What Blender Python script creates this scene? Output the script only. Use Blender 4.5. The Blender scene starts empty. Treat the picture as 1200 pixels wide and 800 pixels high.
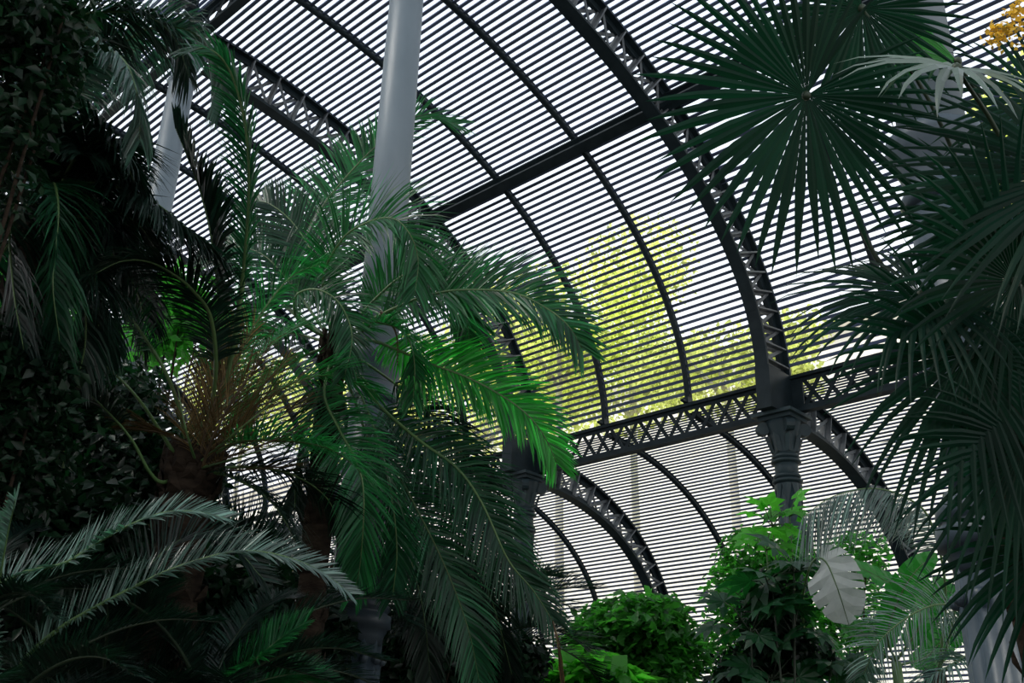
import bpy, math, random
import numpy as np
from mathutils import Vector, Matrix

# ------------------------------------------------------------------ camera, sky, exposure
S = 0.72
CAMZ = 1.6
F_PX, PITCH, ROLL, YAW = 1179.56, 0.4124, 0.0268, 0.8059
scene = bpy.context.scene
col = scene.collection
RIGHT0 = Vector((math.sin(YAW), math.cos(YAW), 0))
FWDH = Vector((-math.cos(YAW), math.sin(YAW), 0))
UP0 = Vector((0, 0, 1))
FWD = FWDH * math.cos(PITCH) + UP0 * math.sin(PITCH)
UPC = -FWDH * math.sin(PITCH) + UP0 * math.cos(PITCH)
CR = RIGHT0 * math.cos(ROLL) + UPC * math.sin(ROLL)
CU = -RIGHT0 * math.sin(ROLL) + UPC * math.cos(ROLL)
CAM = Vector((0, 0, CAMZ))
cd = bpy.data.cameras.new('camera')
cam = bpy.data.objects.new('camera', cd)
col.objects.link(cam)
cd.sensor_width = 36.0
cd.lens = 36.0 * F_PX / 1200.0
cd.clip_end = 500
M = Matrix((CR, CU, -FWD)).transposed().to_4x4()
M.translation = CAM
cam.matrix_world = M
scene.camera = cam

world = bpy.data.worlds.new('sky')
scene.world = world
world.use_nodes = True
wn = world.node_tree
wn.nodes.clear()
w_out = wn.nodes.new('ShaderNodeOutputWorld')
w_bg = wn.nodes.new('ShaderNodeBackground')
w_tc = wn.nodes.new('ShaderNodeTexCoord')
w_sep = wn.nodes.new('ShaderNodeSeparateXYZ')
w_cr = wn.nodes.new('ShaderNodeValToRGB')
w_cr.color_ramp.elements[0].position = 0.0
w_cr.color_ramp.elements[0].color = (1.0, 0.985, 0.96, 1)
w_cr.color_ramp.elements[1].position = 0.75
w_cr.color_ramp.elements[1].color = (0.80, 0.90, 1.0, 1)
wn.links.new(w_tc.outputs['Generated'], w_sep.inputs[0])
wn.links.new(w_sep.outputs['Z'], w_cr.inputs[0])
wn.links.new(w_cr.outputs[0], w_bg.inputs[0])
w_bg.inputs[1].default_value = 2.9
wn.links.new(w_bg.outputs[0], w_out.inputs[0])

sun_d = bpy.data.lights.new('sun', 'SUN')
sun = bpy.data.objects.new('sun', sun_d)
col.objects.link(sun)
sun_d.energy = 6.0
sun_d.angle = math.radians(25)
sun_d.color = (1.0, 0.96, 0.88)
sun.rotation_euler = Vector((0.30, 0.55, -0.78)).to_track_quat('-Z', 'Y').to_euler()

scene.view_settings.view_transform = 'Standard'
scene.view_settings.look = 'None'
scene.view_settings.exposure = -1.1
scene.view_settings.gamma = 1.0
scene.view_settings.use_curve_mapping = False

# ------------------------------------------------------------------ helpers
def P(px, py, d):
    """point seen at pixel (px,py) at distance d along the viewing axis"""
    x = (px - 600.0) / F_PX
    y = (400.0 - py) / F_PX
    return CAM + (FWD + CR * x + CU * y) * d

def PY(px, py, Y):
    """point seen at pixel on the vertical plane Y"""
    x = (px - 600.0) / F_PX
    y = (400.0 - py) / F_PX
    d = FWD + CR * x + CU * y
    return CAM + d * ((Y - CAM.y) / d.y)

def tag(o, label=None, cat=None, group=None, kind=None):
    if label: o['label'] = label
    if cat: o['category'] = cat
    if group: o['group'] = group
    if kind: o['kind'] = kind
    return o

def empty(name, loc=(0, 0, 0), label=None, cat=None, group=None, kind=None):
    o = bpy.data.objects.new(name, None)
    o.empty_display_size = 0.1
    col.objects.link(o)
    o.location = loc
    return tag(o, label, cat, group, kind)

def link(name, me, mat=None, parent=None):
    o = bpy.data.objects.new(name, me)
    col.objects.link(o)
    if mat is not None and len(me.materials) == 0:
        me.materials.append(mat)
    if parent is not None:
        o.parent = parent
    return o

def setw(o, parent):
    """mesh built in world coordinates; parent is an un-rotated empty chain: cancel its offset"""
    off = Vector((0, 0, 0))
    p = parent
    while p is not None:
        off += p.location
        p = p.parent
    o.location = -off
    return o

class MB:
    def __init__(self):
        self.v = []; self.f = []; self.smooth = []; self.tint = []
    def add(self, vs, fs, smooth=False):
        b = len(self.v)
        self.v.extend([tuple(x) for x in vs])
        self.f.extend([tuple(i + b for i in f) for f in fs])
        self.smooth.extend([smooth] * len(fs))
    def box(self, c, ax, ay, az):
        """box about centre c with half-axis vectors"""
        c = Vector(c); ax = Vector(ax); ay = Vector(ay); az = Vector(az)
        vs = [c + ax * i + ay * j + az * k for k in (-1, 1) for j in (-1, 1) for i in (-1, 1)]
        self.add(vs, [(0, 2, 3, 1), (4, 5, 7, 6), (0, 1, 5, 4), (2, 6, 7, 3), (0, 4, 6, 2), (1, 3, 7, 5)])
    def bar(self, a, b, w, h, side):
        """flat bar from a to b, half width w along side, half height h"""
        a = Vector(a); b = Vector(b); d = b - a
        if d.length < 1e-6: return
        t = d.normalized()
        s = Vector(side); s = (s - t * s.dot(t)).normalized()
        n = t.cross(s)
        self.box((a + b) / 2, d / 2, s * w, n * h)
    def tube(self, pts, rad, seg=6, cap=True):
        n = len(pts)
        pts = [Vector(p) for p in pts]
        if not hasattr(rad, '__len__'): rad = [rad] * n
        ref = None; base = len(self.v); vs = []; fs = []
        for i in range(n):
            t = (pts[min(i + 1, n - 1)] - pts[max(i - 1, 0)]).normalized()
            if ref is None:
                ref = t.orthogonal().normalized()
            else:
                ref = (ref - t * ref.dot(t)).normalized()
            b = t.cross(ref)
            for k in range(seg):
                a = 2 * math.pi * k / seg
                vs.append(pts[i] + (ref * math.cos(a) + b * math.sin(a)) * rad[i])
        for i in range(n - 1):
            for k in range(seg):
                k2 = (k + 1) % seg
                fs.append((i * seg + k, i * seg + k2, (i + 1) * seg + k2, (i + 1) * seg + k))
        if cap:
            fs.append(tuple(range(seg))[::-1])
            fs.append(tuple((n - 1) * seg + k for k in range(seg)))
        self.add(vs, fs, True)
    def lathe(self, prof, seg=24, flute=0.0, nfl=12, c=(0, 0, 0)):
        vs = []; fs = []
        for (r, z) in prof:
            for k in range(seg):
                a = 2 * math.pi * k / seg
                rr = r * (1 - flute * (0.5 + 0.5 * math.cos(nfl * a)))
                vs.append((c[0] + rr * math.cos(a), c[1] + rr * math.sin(a), c[2] + z))
        n = len(prof)
        for i in range(n - 1):
            for k in range(seg):
                k2 = (k + 1) % seg
                fs.append((i * seg + k, i * seg + k2, (i + 1) * seg + k2, (i + 1) * seg + k))
        fs.append(tuple(range(seg))[::-1])
        fs.append(tuple((n - 1) * seg + k for k in range(seg)))
        self.add(vs, fs, True)
    def ball(self, c, r, seg=8, rings=5):
        self.lathe([(max(1e-4, r * math.sin(math.pi * i / rings)), -r * math.cos(math.pi * i / rings)) for i in range(rings + 1)], seg, c=c)
    def mesh(self, name):
        me = bpy.data.meshes.new(name)
        me.from_pydata(self.v, [], self.f)
        me.polygons.foreach_set('use_smooth', self.smooth)
        if self.tint and len(self.tint) == len(self.f):
            me.attributes.new('tint', 'FLOAT', 'FACE').data.foreach_set('value', self.tint)
        me.update()
        return me
    def build(self, name, mat, parent=None, world=False):
        o = link(name, self.mesh(name), mat, parent)
        if world and parent is not None: setw(o, parent)
        return o

# ------------------------------------------------------------------ materials (all procedural)
def new_mat(name):
    m = bpy.data.materials.new(name)
    m.use_nodes = True
    nt = m.node_tree
    nt.nodes.clear()
    return m, nt

def solid(name, c1, c2, scale=6.0, rough=0.5, metallic=0.0, spec=0.5, bump=0.0, stretch=(1, 1, 1), rnd=0.15):
    m, nt = new_mat(name)
    N = nt.nodes.new; L = nt.links.new
    out = N('ShaderNodeOutputMaterial'); b = N('ShaderNodeBsdfPrincipled')
    tc = N('ShaderNodeTexCoord'); mp = N('ShaderNodeMapping'); mp.inputs['Scale'].default_value = stretch
    no = N('ShaderNodeTexNoise'); no.inputs['Scale'].default_value = scale; no.inputs['Detail'].default_value = 5
    cr = N('ShaderNodeValToRGB')
    cr.color_ramp.elements[0].position = 0.3; cr.color_ramp.elements[0].color = (*c1, 1)
    cr.color_ramp.elements[1].position = 0.7; cr.color_ramp.elements[1].color = (*c2, 1)
    oi = N('ShaderNodeObjectInfo'); mr = N('ShaderNodeMapRange')
    mr.inputs['To Min'].default_value = 1 - rnd; mr.inputs['To Max'].default_value = 1 + rnd
    mx = N('ShaderNodeVectorMath'); mx.operation = 'SCALE'
    L(tc.outputs['Object'], mp.inputs[0]); L(mp.outputs[0], no.inputs['Vector']); L(no.outputs['Fac'], cr.inputs[0])
    L(oi.outputs['Random'], mr.inputs['Value'])
    L(cr.outputs[0], mx.inputs[0]); L(mr.outputs[0], mx.inputs['Scale'])
    L(mx.outputs[0], b.inputs['Base Color'])
    b.inputs['Roughness'].default_value = rough; b.inputs['Metallic'].default_value = metallic
    b.inputs['Specular IOR Level'].default_value = spec
    if bump:
        bp = N('ShaderNodeBump'); bp.inputs['Strength'].default_value = bump; bp.inputs['Distance'].default_value = 0.02
        L(no.outputs['Fac'], bp.inputs['Height']); L(bp.outputs[0], b.inputs['Normal'])
    L(b.outputs[0], out.inputs[0])
    return m

def leafmat(name, c1, c2, trans, tfac=0.35, rough=0.38, spec=0.5, scale=3.0, rnd=0.3):
    """leaf: glossy cuticle over a diffuse blade with light coming through from behind"""
    m, nt = new_mat(name)
    N = nt.nodes.new; L = nt.links.new
    out = N('ShaderNodeOutputMaterial'); b = N('ShaderNodeBsdfPrincipled'); t = N('ShaderNodeBsdfTranslucent'); mix = N('ShaderNodeMixShader')
    tc = N('ShaderNodeTexCoord'); no = N('ShaderNodeTexNoise'); no.inputs['Scale'].default_value = scale; no.inputs['Detail'].default_value = 3
    cr = N('ShaderNodeValToRGB')
    cr.color_ramp.elements[0].position = 0.3; cr.color_ramp.elements[0].color = (*c1, 1)
    cr.color_ramp.elements[1].position = 0.72; cr.color_ramp.elements[1].color = (*c2, 1)
    oi = N('ShaderNodeObjectInfo'); mr0 = N('ShaderNodeMapRange')
    mr0.inputs['To Min'].default_value = 1 - rnd; mr0.inputs['To Max'].default_value = 1 + rnd
    at = N('ShaderNodeAttribute'); at.attribute_name = 'tint'
    ad = N('ShaderNodeMath'); ad.operation = 'ADD'; ad.inputs[1].default_value = 1.0
    mr = N('ShaderNodeMath'); mr.operation = 'MULTIPLY'
    L(at.outputs['Fac'], ad.inputs[0]); L(ad.outputs[0], mr.inputs[1]); L(mr0.outputs[0], mr.inputs[0])
    s1 = N('ShaderNodeVectorMath'); s1.operation = 'SCALE'
    s2 = N('ShaderNodeVectorMath'); s2.operation = 'SCALE'; s2.inputs[0].default_value = trans
    L(tc.outputs['Object'], no.inputs['Vector']); L(no.outputs['Fac'], cr.inputs[0]); L(oi.outputs['Random'], mr0.inputs['Value'])
    L(cr.outputs[0], s1.inputs[0]); L(mr.outputs[0], s1.inputs['Scale']); L(mr.outputs[0], s2.inputs['Scale'])
    L(s1.outputs[0], b.inputs['Base Color']); L(s2.outputs[0], t.inputs['Color'])
    b.inputs['Roughness'].default_value = rough; b.inputs['Specular IOR Level'].default_value = spec
    mix.inputs[0].default_value = tfac
    L(b.outputs[0], mix.inputs[1]); L(t.outputs[0], mix.inputs[2]); L(mix.outputs[0], out.inputs[0])
    return m

MAT = {
 'slat': solid('weathered_slat', (0.055, 0.082, 0.155), (0.095, 0.125, 0.215), 3.0, 0.75, stretch=(0.3, 6, 6), rnd=0.25),
 'iron': solid('painted_iron', (0.009, 0.018, 0.023), (0.020, 0.033, 0.040), 5.0, 0.5, bump=0.1, rnd=0.1, spec=0.2),
 'iron_lit': solid('lit_painted_iron', (0.09, 0.105, 0.115), (0.17, 0.19, 0.205), 7.0, 0.5, rnd=0.15),  # same iron as the chords; light on posts and bracing painted in as lighter grey
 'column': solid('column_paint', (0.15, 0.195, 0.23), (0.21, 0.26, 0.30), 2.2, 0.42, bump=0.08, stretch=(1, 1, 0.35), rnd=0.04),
 'column_dark': solid('dark_column_paint', (0.014, 0.030, 0.037), (0.032, 0.054, 0.063), 4.0, 0.48, bump=0.12, rnd=0.05, spec=0.3),
 'soil': solid('dark_soil', (0.025, 0.02, 0.014), (0.06, 0.045, 0.03), 2.0, 0.95, bump=0.6),
 'bark': solid('palm_bark', (0.012, 0.009, 0.007), (0.038, 0.028, 0.02), 9.0, 0.95, bump=0.8, stretch=(1, 1, 3), spec=0.1),
 'rachis': solid('green_stalk', (0.05, 0.11, 0.035), (0.10, 0.18, 0.06), 4.0, 0.45),
 'rachis_dark': solid('dark_green_stalk', (0.012, 0.026, 0.014), (0.028, 0.05, 0.022), 4.0, 0.5),
 'rachis_dry': solid('dry_stalk', (0.045, 0.03, 0.016), (0.12, 0.08, 0.04), 5.0, 0.7),
 'palm_mid': leafmat('mid_green_leaflets', (0.006, 0.030, 0.018), (0.014, 0.060, 0.030), (0.012, 0.16, 0.035), 0.3, rough=0.35, spec=0.32),
 'palm_sheen': leafmat('sheen_leaflets', (0.05, 0.10, 0.082), (0.10, 0.165, 0.138), (0.04, 0.17, 0.08), 0.2, rough=0.3, spec=0.8),  # sky sheen on the fronds painted into the leaf colour
 'plane_bark': solid('pale_plane_bark', (0.50, 0.47, 0.38), (0.66, 0.63, 0.52), 3.0, 0.9),
 'column_shaded': solid('shaded_column_paint', (0.034, 0.054, 0.074), (0.06, 0.086, 0.11), 3.0, 0.42, bump=0.1, rnd=0.04),  # same columns lower down; shade of the foliage painted into the colour
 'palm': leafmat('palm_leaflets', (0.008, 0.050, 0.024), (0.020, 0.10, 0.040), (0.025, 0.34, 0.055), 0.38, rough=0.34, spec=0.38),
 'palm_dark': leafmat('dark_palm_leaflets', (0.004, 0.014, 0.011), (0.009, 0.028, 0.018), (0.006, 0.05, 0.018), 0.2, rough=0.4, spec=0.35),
 'palm_bright': leafmat('bright_palm_leaflets', (0.012, 0.12, 0.022), (0.028, 0.21, 0.03), (0.04, 0.70, 0.05), 0.46),
 'palm_grey': leafmat('glint_leaflets', (0.03, 0.075, 0.06), (0.07, 0.14, 0.11), (0.02, 0.14, 0.06), 0.2, rough=0.3, spec=0.8),  # grey glints of reflected sky painted into the leaf colour
 'dry': leafmat('dry_leaflets', (0.06, 0.042, 0.02), (0.15, 0.105, 0.05), (0.20, 0.13, 0.045), 0.3, rough=0.7, spec=0.2),
 'fan': leafmat('fan_palm_blade', (0.002, 0.017, 0.011), (0.005, 0.034, 0.018), (0.004, 0.085, 0.026), 0.22, rough=0.45, spec=0.12),
 'fan_lit': leafmat('lit_fan_blade', (0.10, 0.15, 0.125), (0.16, 0.215, 0.175), (0.06, 0.18, 0.08), 0.2, rough=0.3, spec=0.7),  # fan blade with the light from above painted in as a paler colour
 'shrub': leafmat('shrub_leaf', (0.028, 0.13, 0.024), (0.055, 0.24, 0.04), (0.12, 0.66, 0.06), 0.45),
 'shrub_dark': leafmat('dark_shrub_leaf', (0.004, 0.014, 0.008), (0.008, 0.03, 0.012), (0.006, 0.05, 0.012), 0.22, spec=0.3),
 'lobed': leafmat('lobed_leaf', (0.006, 0.036, 0.016), (0.014, 0.070, 0.024), (0.015, 0.18, 0.025), 0.28, rough=0.34, spec=0.35),
 'lime': leafmat('young_leaf', (0.05, 0.25, 0.025), (0.09, 0.36, 0.04), (0.14, 0.80, 0.05), 0.5),
 'banana': leafmat('banana_blade', (0.015, 0.11, 0.02), (0.03, 0.19, 0.03), (0.04, 0.48, 0.04), 0.4, rough=0.35, scale=8),
 'banana_backlit': leafmat('backlit_banana_blade', (0.44, 0.47, 0.48), (0.58, 0.61, 0.61), (0.45, 0.55, 0.45), 0.35, rough=0.45, scale=10),  # whitish glow of backlight painted into this blade's colour
 'tree': leafmat('outdoor_tree_leaf', (0.66, 0.72, 0.20), (0.80, 0.85, 0.36), (0.90, 0.96, 0.34), 0.5, rough=0.6, spec=0.2, rnd=0.1),
 'trunk': solid('tree_trunk', (0.06, 0.045, 0.03), (0.12, 0.09, 0.06), 5.0, 0.9, bump=0.5),
 'facade': solid('cream_render', (0.86, 0.83, 0.76), (0.90, 0.88, 0.82), 1.2, 0.9, rnd=0.02),
 'flower': leafmat('yellow_flower', (0.55, 0.34, 0.03), (0.75, 0.5, 0.05), (0.7, 0.45, 0.05), 0.35, rough=0.6),
 'ground': solid('street_ground', (0.40, 0.38, 0.33), (0.5, 0.47, 0.4), 1.5, 0.95),
}

# ------------------------------------------------------------------ building geometry
D1, D2, BAY, S1 = 7.5394 * S, 18.6437 * S, 7.3243 * S, 9.687 * S
HG = 8.084 * S + CAMZ
RV = 6.7121 * S
RA, RVA = 6.0228 * S, 4.3501 * S
THP, DEP = 0.8798, 0.72
HRING = 1.74 * S + CAMZ
WALLY = D2 + RA
HTOP = HG + RV
RH = D2 - D1
def KX(k): return -(S1 + k * BAY)
KMIN, KMAX = -1, 4

def vault(th, off=0.0):
    return (D1 + (RH - off) * math.cos(th), HG + (RV - off) * math.sin(th))
def aisle(th, off=0.0):
    return (D2 + (RA - off) * math.cos(th), HG - 0.12 - RVA + (RVA - off) * math.sin(th))

def arc_samples(fn, t0, t1, pitch):
    """positions (y, z, tangent angle) at equal arc steps"""
    N = 2000
    ts = [t0 + (t1 - t0) * i / N for i in range(N + 1)]
    ps = [fn(t) for t in ts]
    out = []; acc = 0.0; nxt = pitch * 0.5
    for i in range(N):
        dy = ps[i + 1][0] - ps[i][0]; dz = ps[i + 1][1] - ps[i][1]
        l = math.hypot(dy, dz)
        while acc + l >= nxt:
            f = (nxt - acc) / l
            out.append((ps[i][0] + dy * f, ps[i][1] + dz * f, math.atan2(dz, dy)))
            nxt += pitch
        acc += l
    return out

# floor and outside ground
mb = MB()
mb.box((-12, 6.0, -0.1), (26, 0, 0), (0, 17.0, 0), (0, 0, 0.1))
o = mb.build('floor', MAT['soil']); tag(o, 'dark soil floor of the shade house', 'floor', kind='structure')
mb = MB()
mb.box((-12, 54.0, -0.1), (90, 0, 0), (0, 30.9, 0), (0, 0, 0.1))
o = mb.build('floor_street', MAT['ground']); tag(o, 'pale ground outside the slatted wall', 'ground', kind='structure')

# --- slats
def slat_mesh(name, hl, hw, ht):
    mb = MB(); mb.box((0, 0, 0), (hl, 0, 0), (0, hw, 0), (0, 0, ht))
    me = mb.mesh(name); me.materials.append(MAT['slat']); return me
SL_V = slat_mesh('slat_vault', BAY / 2 - 0.004, 0.0252, 0.0135)
SL_A = slat_mesh('slat_aisle', BAY / 2 - 0.004, 0.0200, 0.0065)
rs = random.Random(3)
def slat_bay(name, k, samples, me, label, cat, kind='structure', off=0.0):
    cx = (KX(k) + KX(k + 1)) / 2
    e = empty(name, (cx, samples[0][0], samples[0][1]), label, cat, kind=kind)
    for (y, z, a) in samples:
        s = bpy.data.objects.new('slat', me); col.objects.link(s); s.parent = e
        ny, nz = math.sin(a), -math.cos(a)
        s.location = (rs.uniform(-.003, .003), y - samples[0][0] + ny * off, z - samples[0][1] + nz * off)
        s.rotation_euler = (a + rs.uniform(-.03, .03), 0, 0)
    return e
VS = arc_samples(vault, 0.03, 1.545, 0.1165)
AS_ = arc_samples(aisle, 1.545, 0.0, 0.0905)
WZ = HG - 0.12 - RVA
WS = [(WALLY, WZ - 0.045 - 0.0905 * i, -math.pi / 2) for i in range(int(WZ / 0.0905) - 1)]
names_bay = {-1: 'behind the fan palm', 0: 'between the two ornate capitals',
             1: 'behind the centre palm', 2: 'behind the brown-based palm', 3: 'behind the dark left palm'}
for k in range(KMIN, KMAX):
    slat_bay('ceiling', k, VS, SL_V, 'slatted upper vault bay ' + names_bay[k], 'slatted roof', off=-0.03)
    slat_bay('ceiling', k, AS_, SL_A, 'slatted lower aisle vault bay ' + names_bay[k], 'slatted roof', off=-0.02)
    slat_bay('wall_outer', k, WS, SL_A, 'slatted outer wall bay ' + names_bay[k], 'slatted wall', off=-0.02)

# slats of the central nave and of the far side, outside the frame but shading the room: one mesh each
def slat_sheet(name, fnsamples, x0, x1, hw, ht, label):
    mb = MB()
    for (y, z, a) in fnsamples:
        t = Vector((0, math.cos(a), math.sin(a))); n = Vector((0, -math.sin(a), math.cos(a)))
        mb.box(((x0 + x1) / 2, y, z), ((x1 - x0) / 2, 0, 0), t * hw, n * ht)
    o = mb.build(name, MAT['slat']); tag(o, label, 'slatted roof', kind='structure'); return o
YC = 0.35; NR = D1 - YC
def nave(th): return (YC + NR * math.cos(th), HTOP + 0.05 + 3.4 * math.sin(th))
slat_sheet('ceiling_nave', arc_samples(nave, 0.02, math.pi - 0.02, 0.1165), KX(7), 9.0, 0.0245, 0.013, 'slatted vault over the central nave')
def mirror(smp): return [(2 * YC - y, z, math.pi - a) for (y, z, a) in smp]
slat_sheet('ceiling_opposite', mirror(VS), KX(7), 9.0, 0.0245, 0.013, 'slatted vault on the opposite side of the nave')
slat_sheet('ceiling_opposite_aisle', mirror(AS_), KX(7), 9.0, 0.0195, 0.011, 'slatted aisle vault on the opposite side of the nave')
slat_sheet('wall_opposite', mirror(WS), KX(7), 9.0, 0.0195, 0.011, 'slatted outer wall on the opposite side')
slat_sheet('ceiling_end', VS, KX(KMIN), 9.0, 0.0245, 0.013, 'slatted upper vault bays beyond the fan palm')
slat_sheet('ceiling_end_aisle', AS_ + WS, KX(KMIN), 9.0, 0.0195, 0.011, 'slatted aisle bays beyond the fan palm')
slat_sheet('ceiling_far', VS, KX(7), KX(KMAX), 0.0245, 0.013, 'slatted upper vault bay at the far end')
slat_sheet('ceiling_far_aisle', AS_ + WS, KX(7), KX(KMAX), 0.0195, 0.011, 'slatted aisle bay at the far end')

# --- main arch trusses
def truss(name, fn, t0, t1, k, nposts, label, group, hw=0.105, depth=DEP, depth_end=None):
    x = KX(k)
    y0, z0 = fn(t0)
    e = empty(name, (x, y0, z0), label, 'arch truss', group)
    NS = 44
    def dp(t): return depth if depth_end is None else depth + (depth_end - depth) * ((t - t0) / (t1 - t0))
    def pt(t, off):
        y, z = fn(t, off); return Vector((x, y, z))
    def chord(off_a, off_b, w, nm):
        mb = MB(); vs = []; fs = []
        for i in range(NS + 1):
            t = t0 + (t1 - t0) * i / NS
            a = pt(t, off_a(t)); b = pt(t, off_b(t))
            vs += [a + Vector((-w, 0, 0)), a + Vector((w, 0, 0)), b + Vector((w, 0, 0)), b + Vector((-w, 0, 0))]
        for i in range(NS):
            for q in range(4):
                q2 = (q + 1) % 4
                fs.append((i * 4 + q, i * 4 + q2, i * 4 + 4 + q2, i * 4 + 4 + q))
        fs += [(0, 1, 2, 3), (NS * 4 + 3, NS * 4 + 2, NS * 4 + 1, NS * 4)]
        mb.add(vs, fs)
        return mb.build(nm, MAT['iron'], e, True)
    chord(lambda t: 0.0, lambda t: 0.045, hw, 'outer_chord')
    chord(lambda t: 0.045, lambda t: 0.15, 0.02, 'outer_web_plate')
    chord(lambda t: dp(t) - 0.045, lambda t: dp(t), hw, 'inner_chord')
    chord(lambda t: dp(t) - 0.15, lambda t: dp(t) - 0.045, 0.02, 'inner_web_plate')
    br = MB()
    ts = [t0 + (t1 - t0) * (i + 0.5) / nposts for i in range(nposts)]
    for i, t in enumerate(ts):
        a = pt(t, 0.045); b = pt(t, dp(t) - 0.045)
        mb = MB()
        d = (b - a); tng = Vector((0, -d.z, d.y)).normalized()
        mb.box((a + b) / 2, d / 2, Vector((hw * 0.95, 0, 0)), tng * 0.012)
        mb.box((a + b) / 2, d / 2, Vector((0.012, 0, 0)), tng * 0.045)
        mb.build('post', MAT['iron_lit'], e, True)
        if i + 1 < len(ts):
            t2 = ts[i + 1]
            c = pt(t2, 0.06); dd = pt(t2, dp(t2) - 0.06)
            sd = (c - a)
            for (p, q, xo) in ((a, dd, -0.03), (b, c, 0.03)):
                br.bar(p + Vector((xo, 0, 0)), q + Vector((xo, 0, 0)), 0.026, 0.006, sd)
    ob = br.build('cross_bracing', MAT['iron_lit'], e, True); ob['kind'] = 'stuff'
    return e
where = {-1: 'behind the fan palm', 0: 'over the climber-clad column', 1: 'behind the bright drooping frond',
         2: 'behind the centre palm', 3: 'behind the brown-based palm', 4: 'at the farthest bay'}
for k in range(KMIN, KMAX + 1):
    truss('arch_truss', vault, 0.0, 1.53, k, 24, 'large iron arch truss of the upper vault ' + where[k], 'upper vault arch trusses')
    truss('aisle_truss', aisle, 1.58, 0.0, k, 13, 'smaller iron arch truss of the aisle ' + where[k], 'aisle arch trusses', depth=0.62, depth_end=0.42)
    # wall post carrying the aisle truss down to the floor
    mb = MB(); mb.box((KX(k), WALLY - 0.16, WZ / 2), (0.105, 0, 0), (0, 0.13, 0), (0, 0, WZ / 2))
    mb.box((KX(k), WALLY - 0.16, 0.2), (0.15, 0, 0), (0, 0.155, 0), (0, 0, 0.2))
    o = mb.build('wall_post', MAT['iron']); tag(o, 'dark iron wall post under the aisle truss ' + where[k], 'post', 'outer wall posts')

# --- secondary ribs
def rib(name, fn, t0, t1, x, r, off, label, group):
    mb = MB(); pts = []
    for i in range(41):
        t = t0 + (t1 - t0) * i / 40
        y, z = fn(t, off); pts.append((x, y, z))
    y0, z0 = pts[0][1], pts[0][2]
    e = empty(name, (x, y0, z0), label, 'roof rib', group)
    o = mb.tube(pts, r, 8); mb.build('tube', MAT['iron'], e, True)
    fl = MB(); vs = []; fs = []
    for i in range(41):
        t = t0 + (t1 - t0) * i / 40
        ya, za = fn(t, 0.0); yb, zb = fn(t, off)
        vs += [(x - 0.045, ya, za), (x + 0.045, ya, za), (x + 0.012, yb, zb), (x - 0.012, yb, zb)]
    for i in range(40):
        for q in range(4):
            q2 = (q + 1) % 4
            fs.append((i * 4 + q, i * 4 + q2, i * 4 + 4 + q2, i * 4 + 4 + q))
    fl.add(vs, fs); fl.build('flange', MAT['iron'], e, True)
    # shoe at the foot
    sh = MB(); sh.box((x, y0, z0 + 0.05), (0.05, 0, 0), (0, 0.07, 0), (0, 0, 0.05)); sh.box((x, y0 - 0.09, z0 + 0.02), (0.03, 0, 0), (0, 0.09, 0), (0, 0, 0.02))
    sh.build('shoe', MAT['iron'], e, True)
    return e
for k in range(KMIN, KMAX):
    for q, w in ((1 / 3, 'next to'), (2 / 3, 'second after')):
        rib('roof_rib', vault, 0.0, 1.54, KX(k + q), 0.05, 0.07, 'slender upper vault rib %s the truss %s' % (w, where[k]), 'slender upper vault ribs')
        rib('aisle_rib', aisle, 1.53, -0.02, KX(k + q), 0.045, 0.06, 'slender aisle rib %s the truss %s' % (w, where[k]), 'slender aisle ribs')

# --- lattice girders along the rows
def girder(name, k, y, ztop, depth, nx, label, group, nrm=(0, 0, 1), chord_h=0.05, hw=0.07, inset=0.12, mat='iron'):
    x0, x1 = KX(k + 1), KX(k)
    n = Vector(nrm).normalized()
    side = n.cross(Vector((1, 0, 0)))
    top = Vector((0, y, ztop))
    e = empty(name, ((x0 + x1) / 2, y, ztop), label, 'girder', group)
    L = (x1 - x0) / 2 - 0.002; cx = (x0 + x1) / 2
    for nm, o0 in (('top_chord', chord_h / 2), ('bottom_chord', depth - chord_h / 2)):
        mb = MB(); c = top - n * o0 + Vector((cx, 0, 0))
        mb.box(c, (L, 0, 0), side * hw, n * (chord_h / 2))
        mb.box(c + (n * -chord_h if nm == 'top_chord' else n * chord_h), (L, 0, 0), side * 0.012, n * (chord_h / 2))
        mb.build(nm, MAT[mat], e, True)
    mb = MB()
    a0 = chord_h; a1 = depth - chord_h
    st = (2 * L - 2 * inset) / nx
    for i in range(nx):
        xa = x0 + inset + i * st
        for s, (u, v) in ((0.008, (a0, a1)), (-0.008, (a1, a0))):
            p = top - n * u + Vector((xa, 0, 0)) + side * s; q = top - n * v + Vector((xa + st, 0, 0)) + side * s
            mb.bar(p, q, 0.032, 0.005, (p - q).cross(side))
    ob = mb.build('lattice', MAT[mat], e, True); ob['kind'] = 'stuff'
    for xx in (x0 + inset * 0.5, x1 - inset * 0.5):
        mb = MB()
        mb.box(top - n * depth / 2 + Vector((xx, 0, 0)), (inset * 0.5, 0, 0), side * 0.02, n * (depth / 2))
        mb.build('end_plate', MAT[mat], e, True)
    return e
for k in range(KMIN, KMAX):
    girder('lattice_girder', k, D2 - 0.05, HG, 0.60, 15, 'iron lattice girder at the foot of the upper vault, bay ' + names_bay[k], 'far row lattice girders', inset=0.3, chord_h=0.055)
    girder('tall_row_girder', k, D1, HTOP + 0.02, 0.46, 14, 'iron lattice girder over the tall near columns, bay ' + names_bay[k], 'tall row girders', inset=0.3)
    y, z = vault(THP, 0.10)
    nn = (0, math.cos(THP) / RH, math.sin(THP) / RV)
    girder('purlin', k, y, z, 0.30, 16, 'iron lattice purlin halfway up the vault, bay ' + names_bay[k], 'vault purlins', nrm=nn, hw=0.085, inset=0.2)

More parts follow.
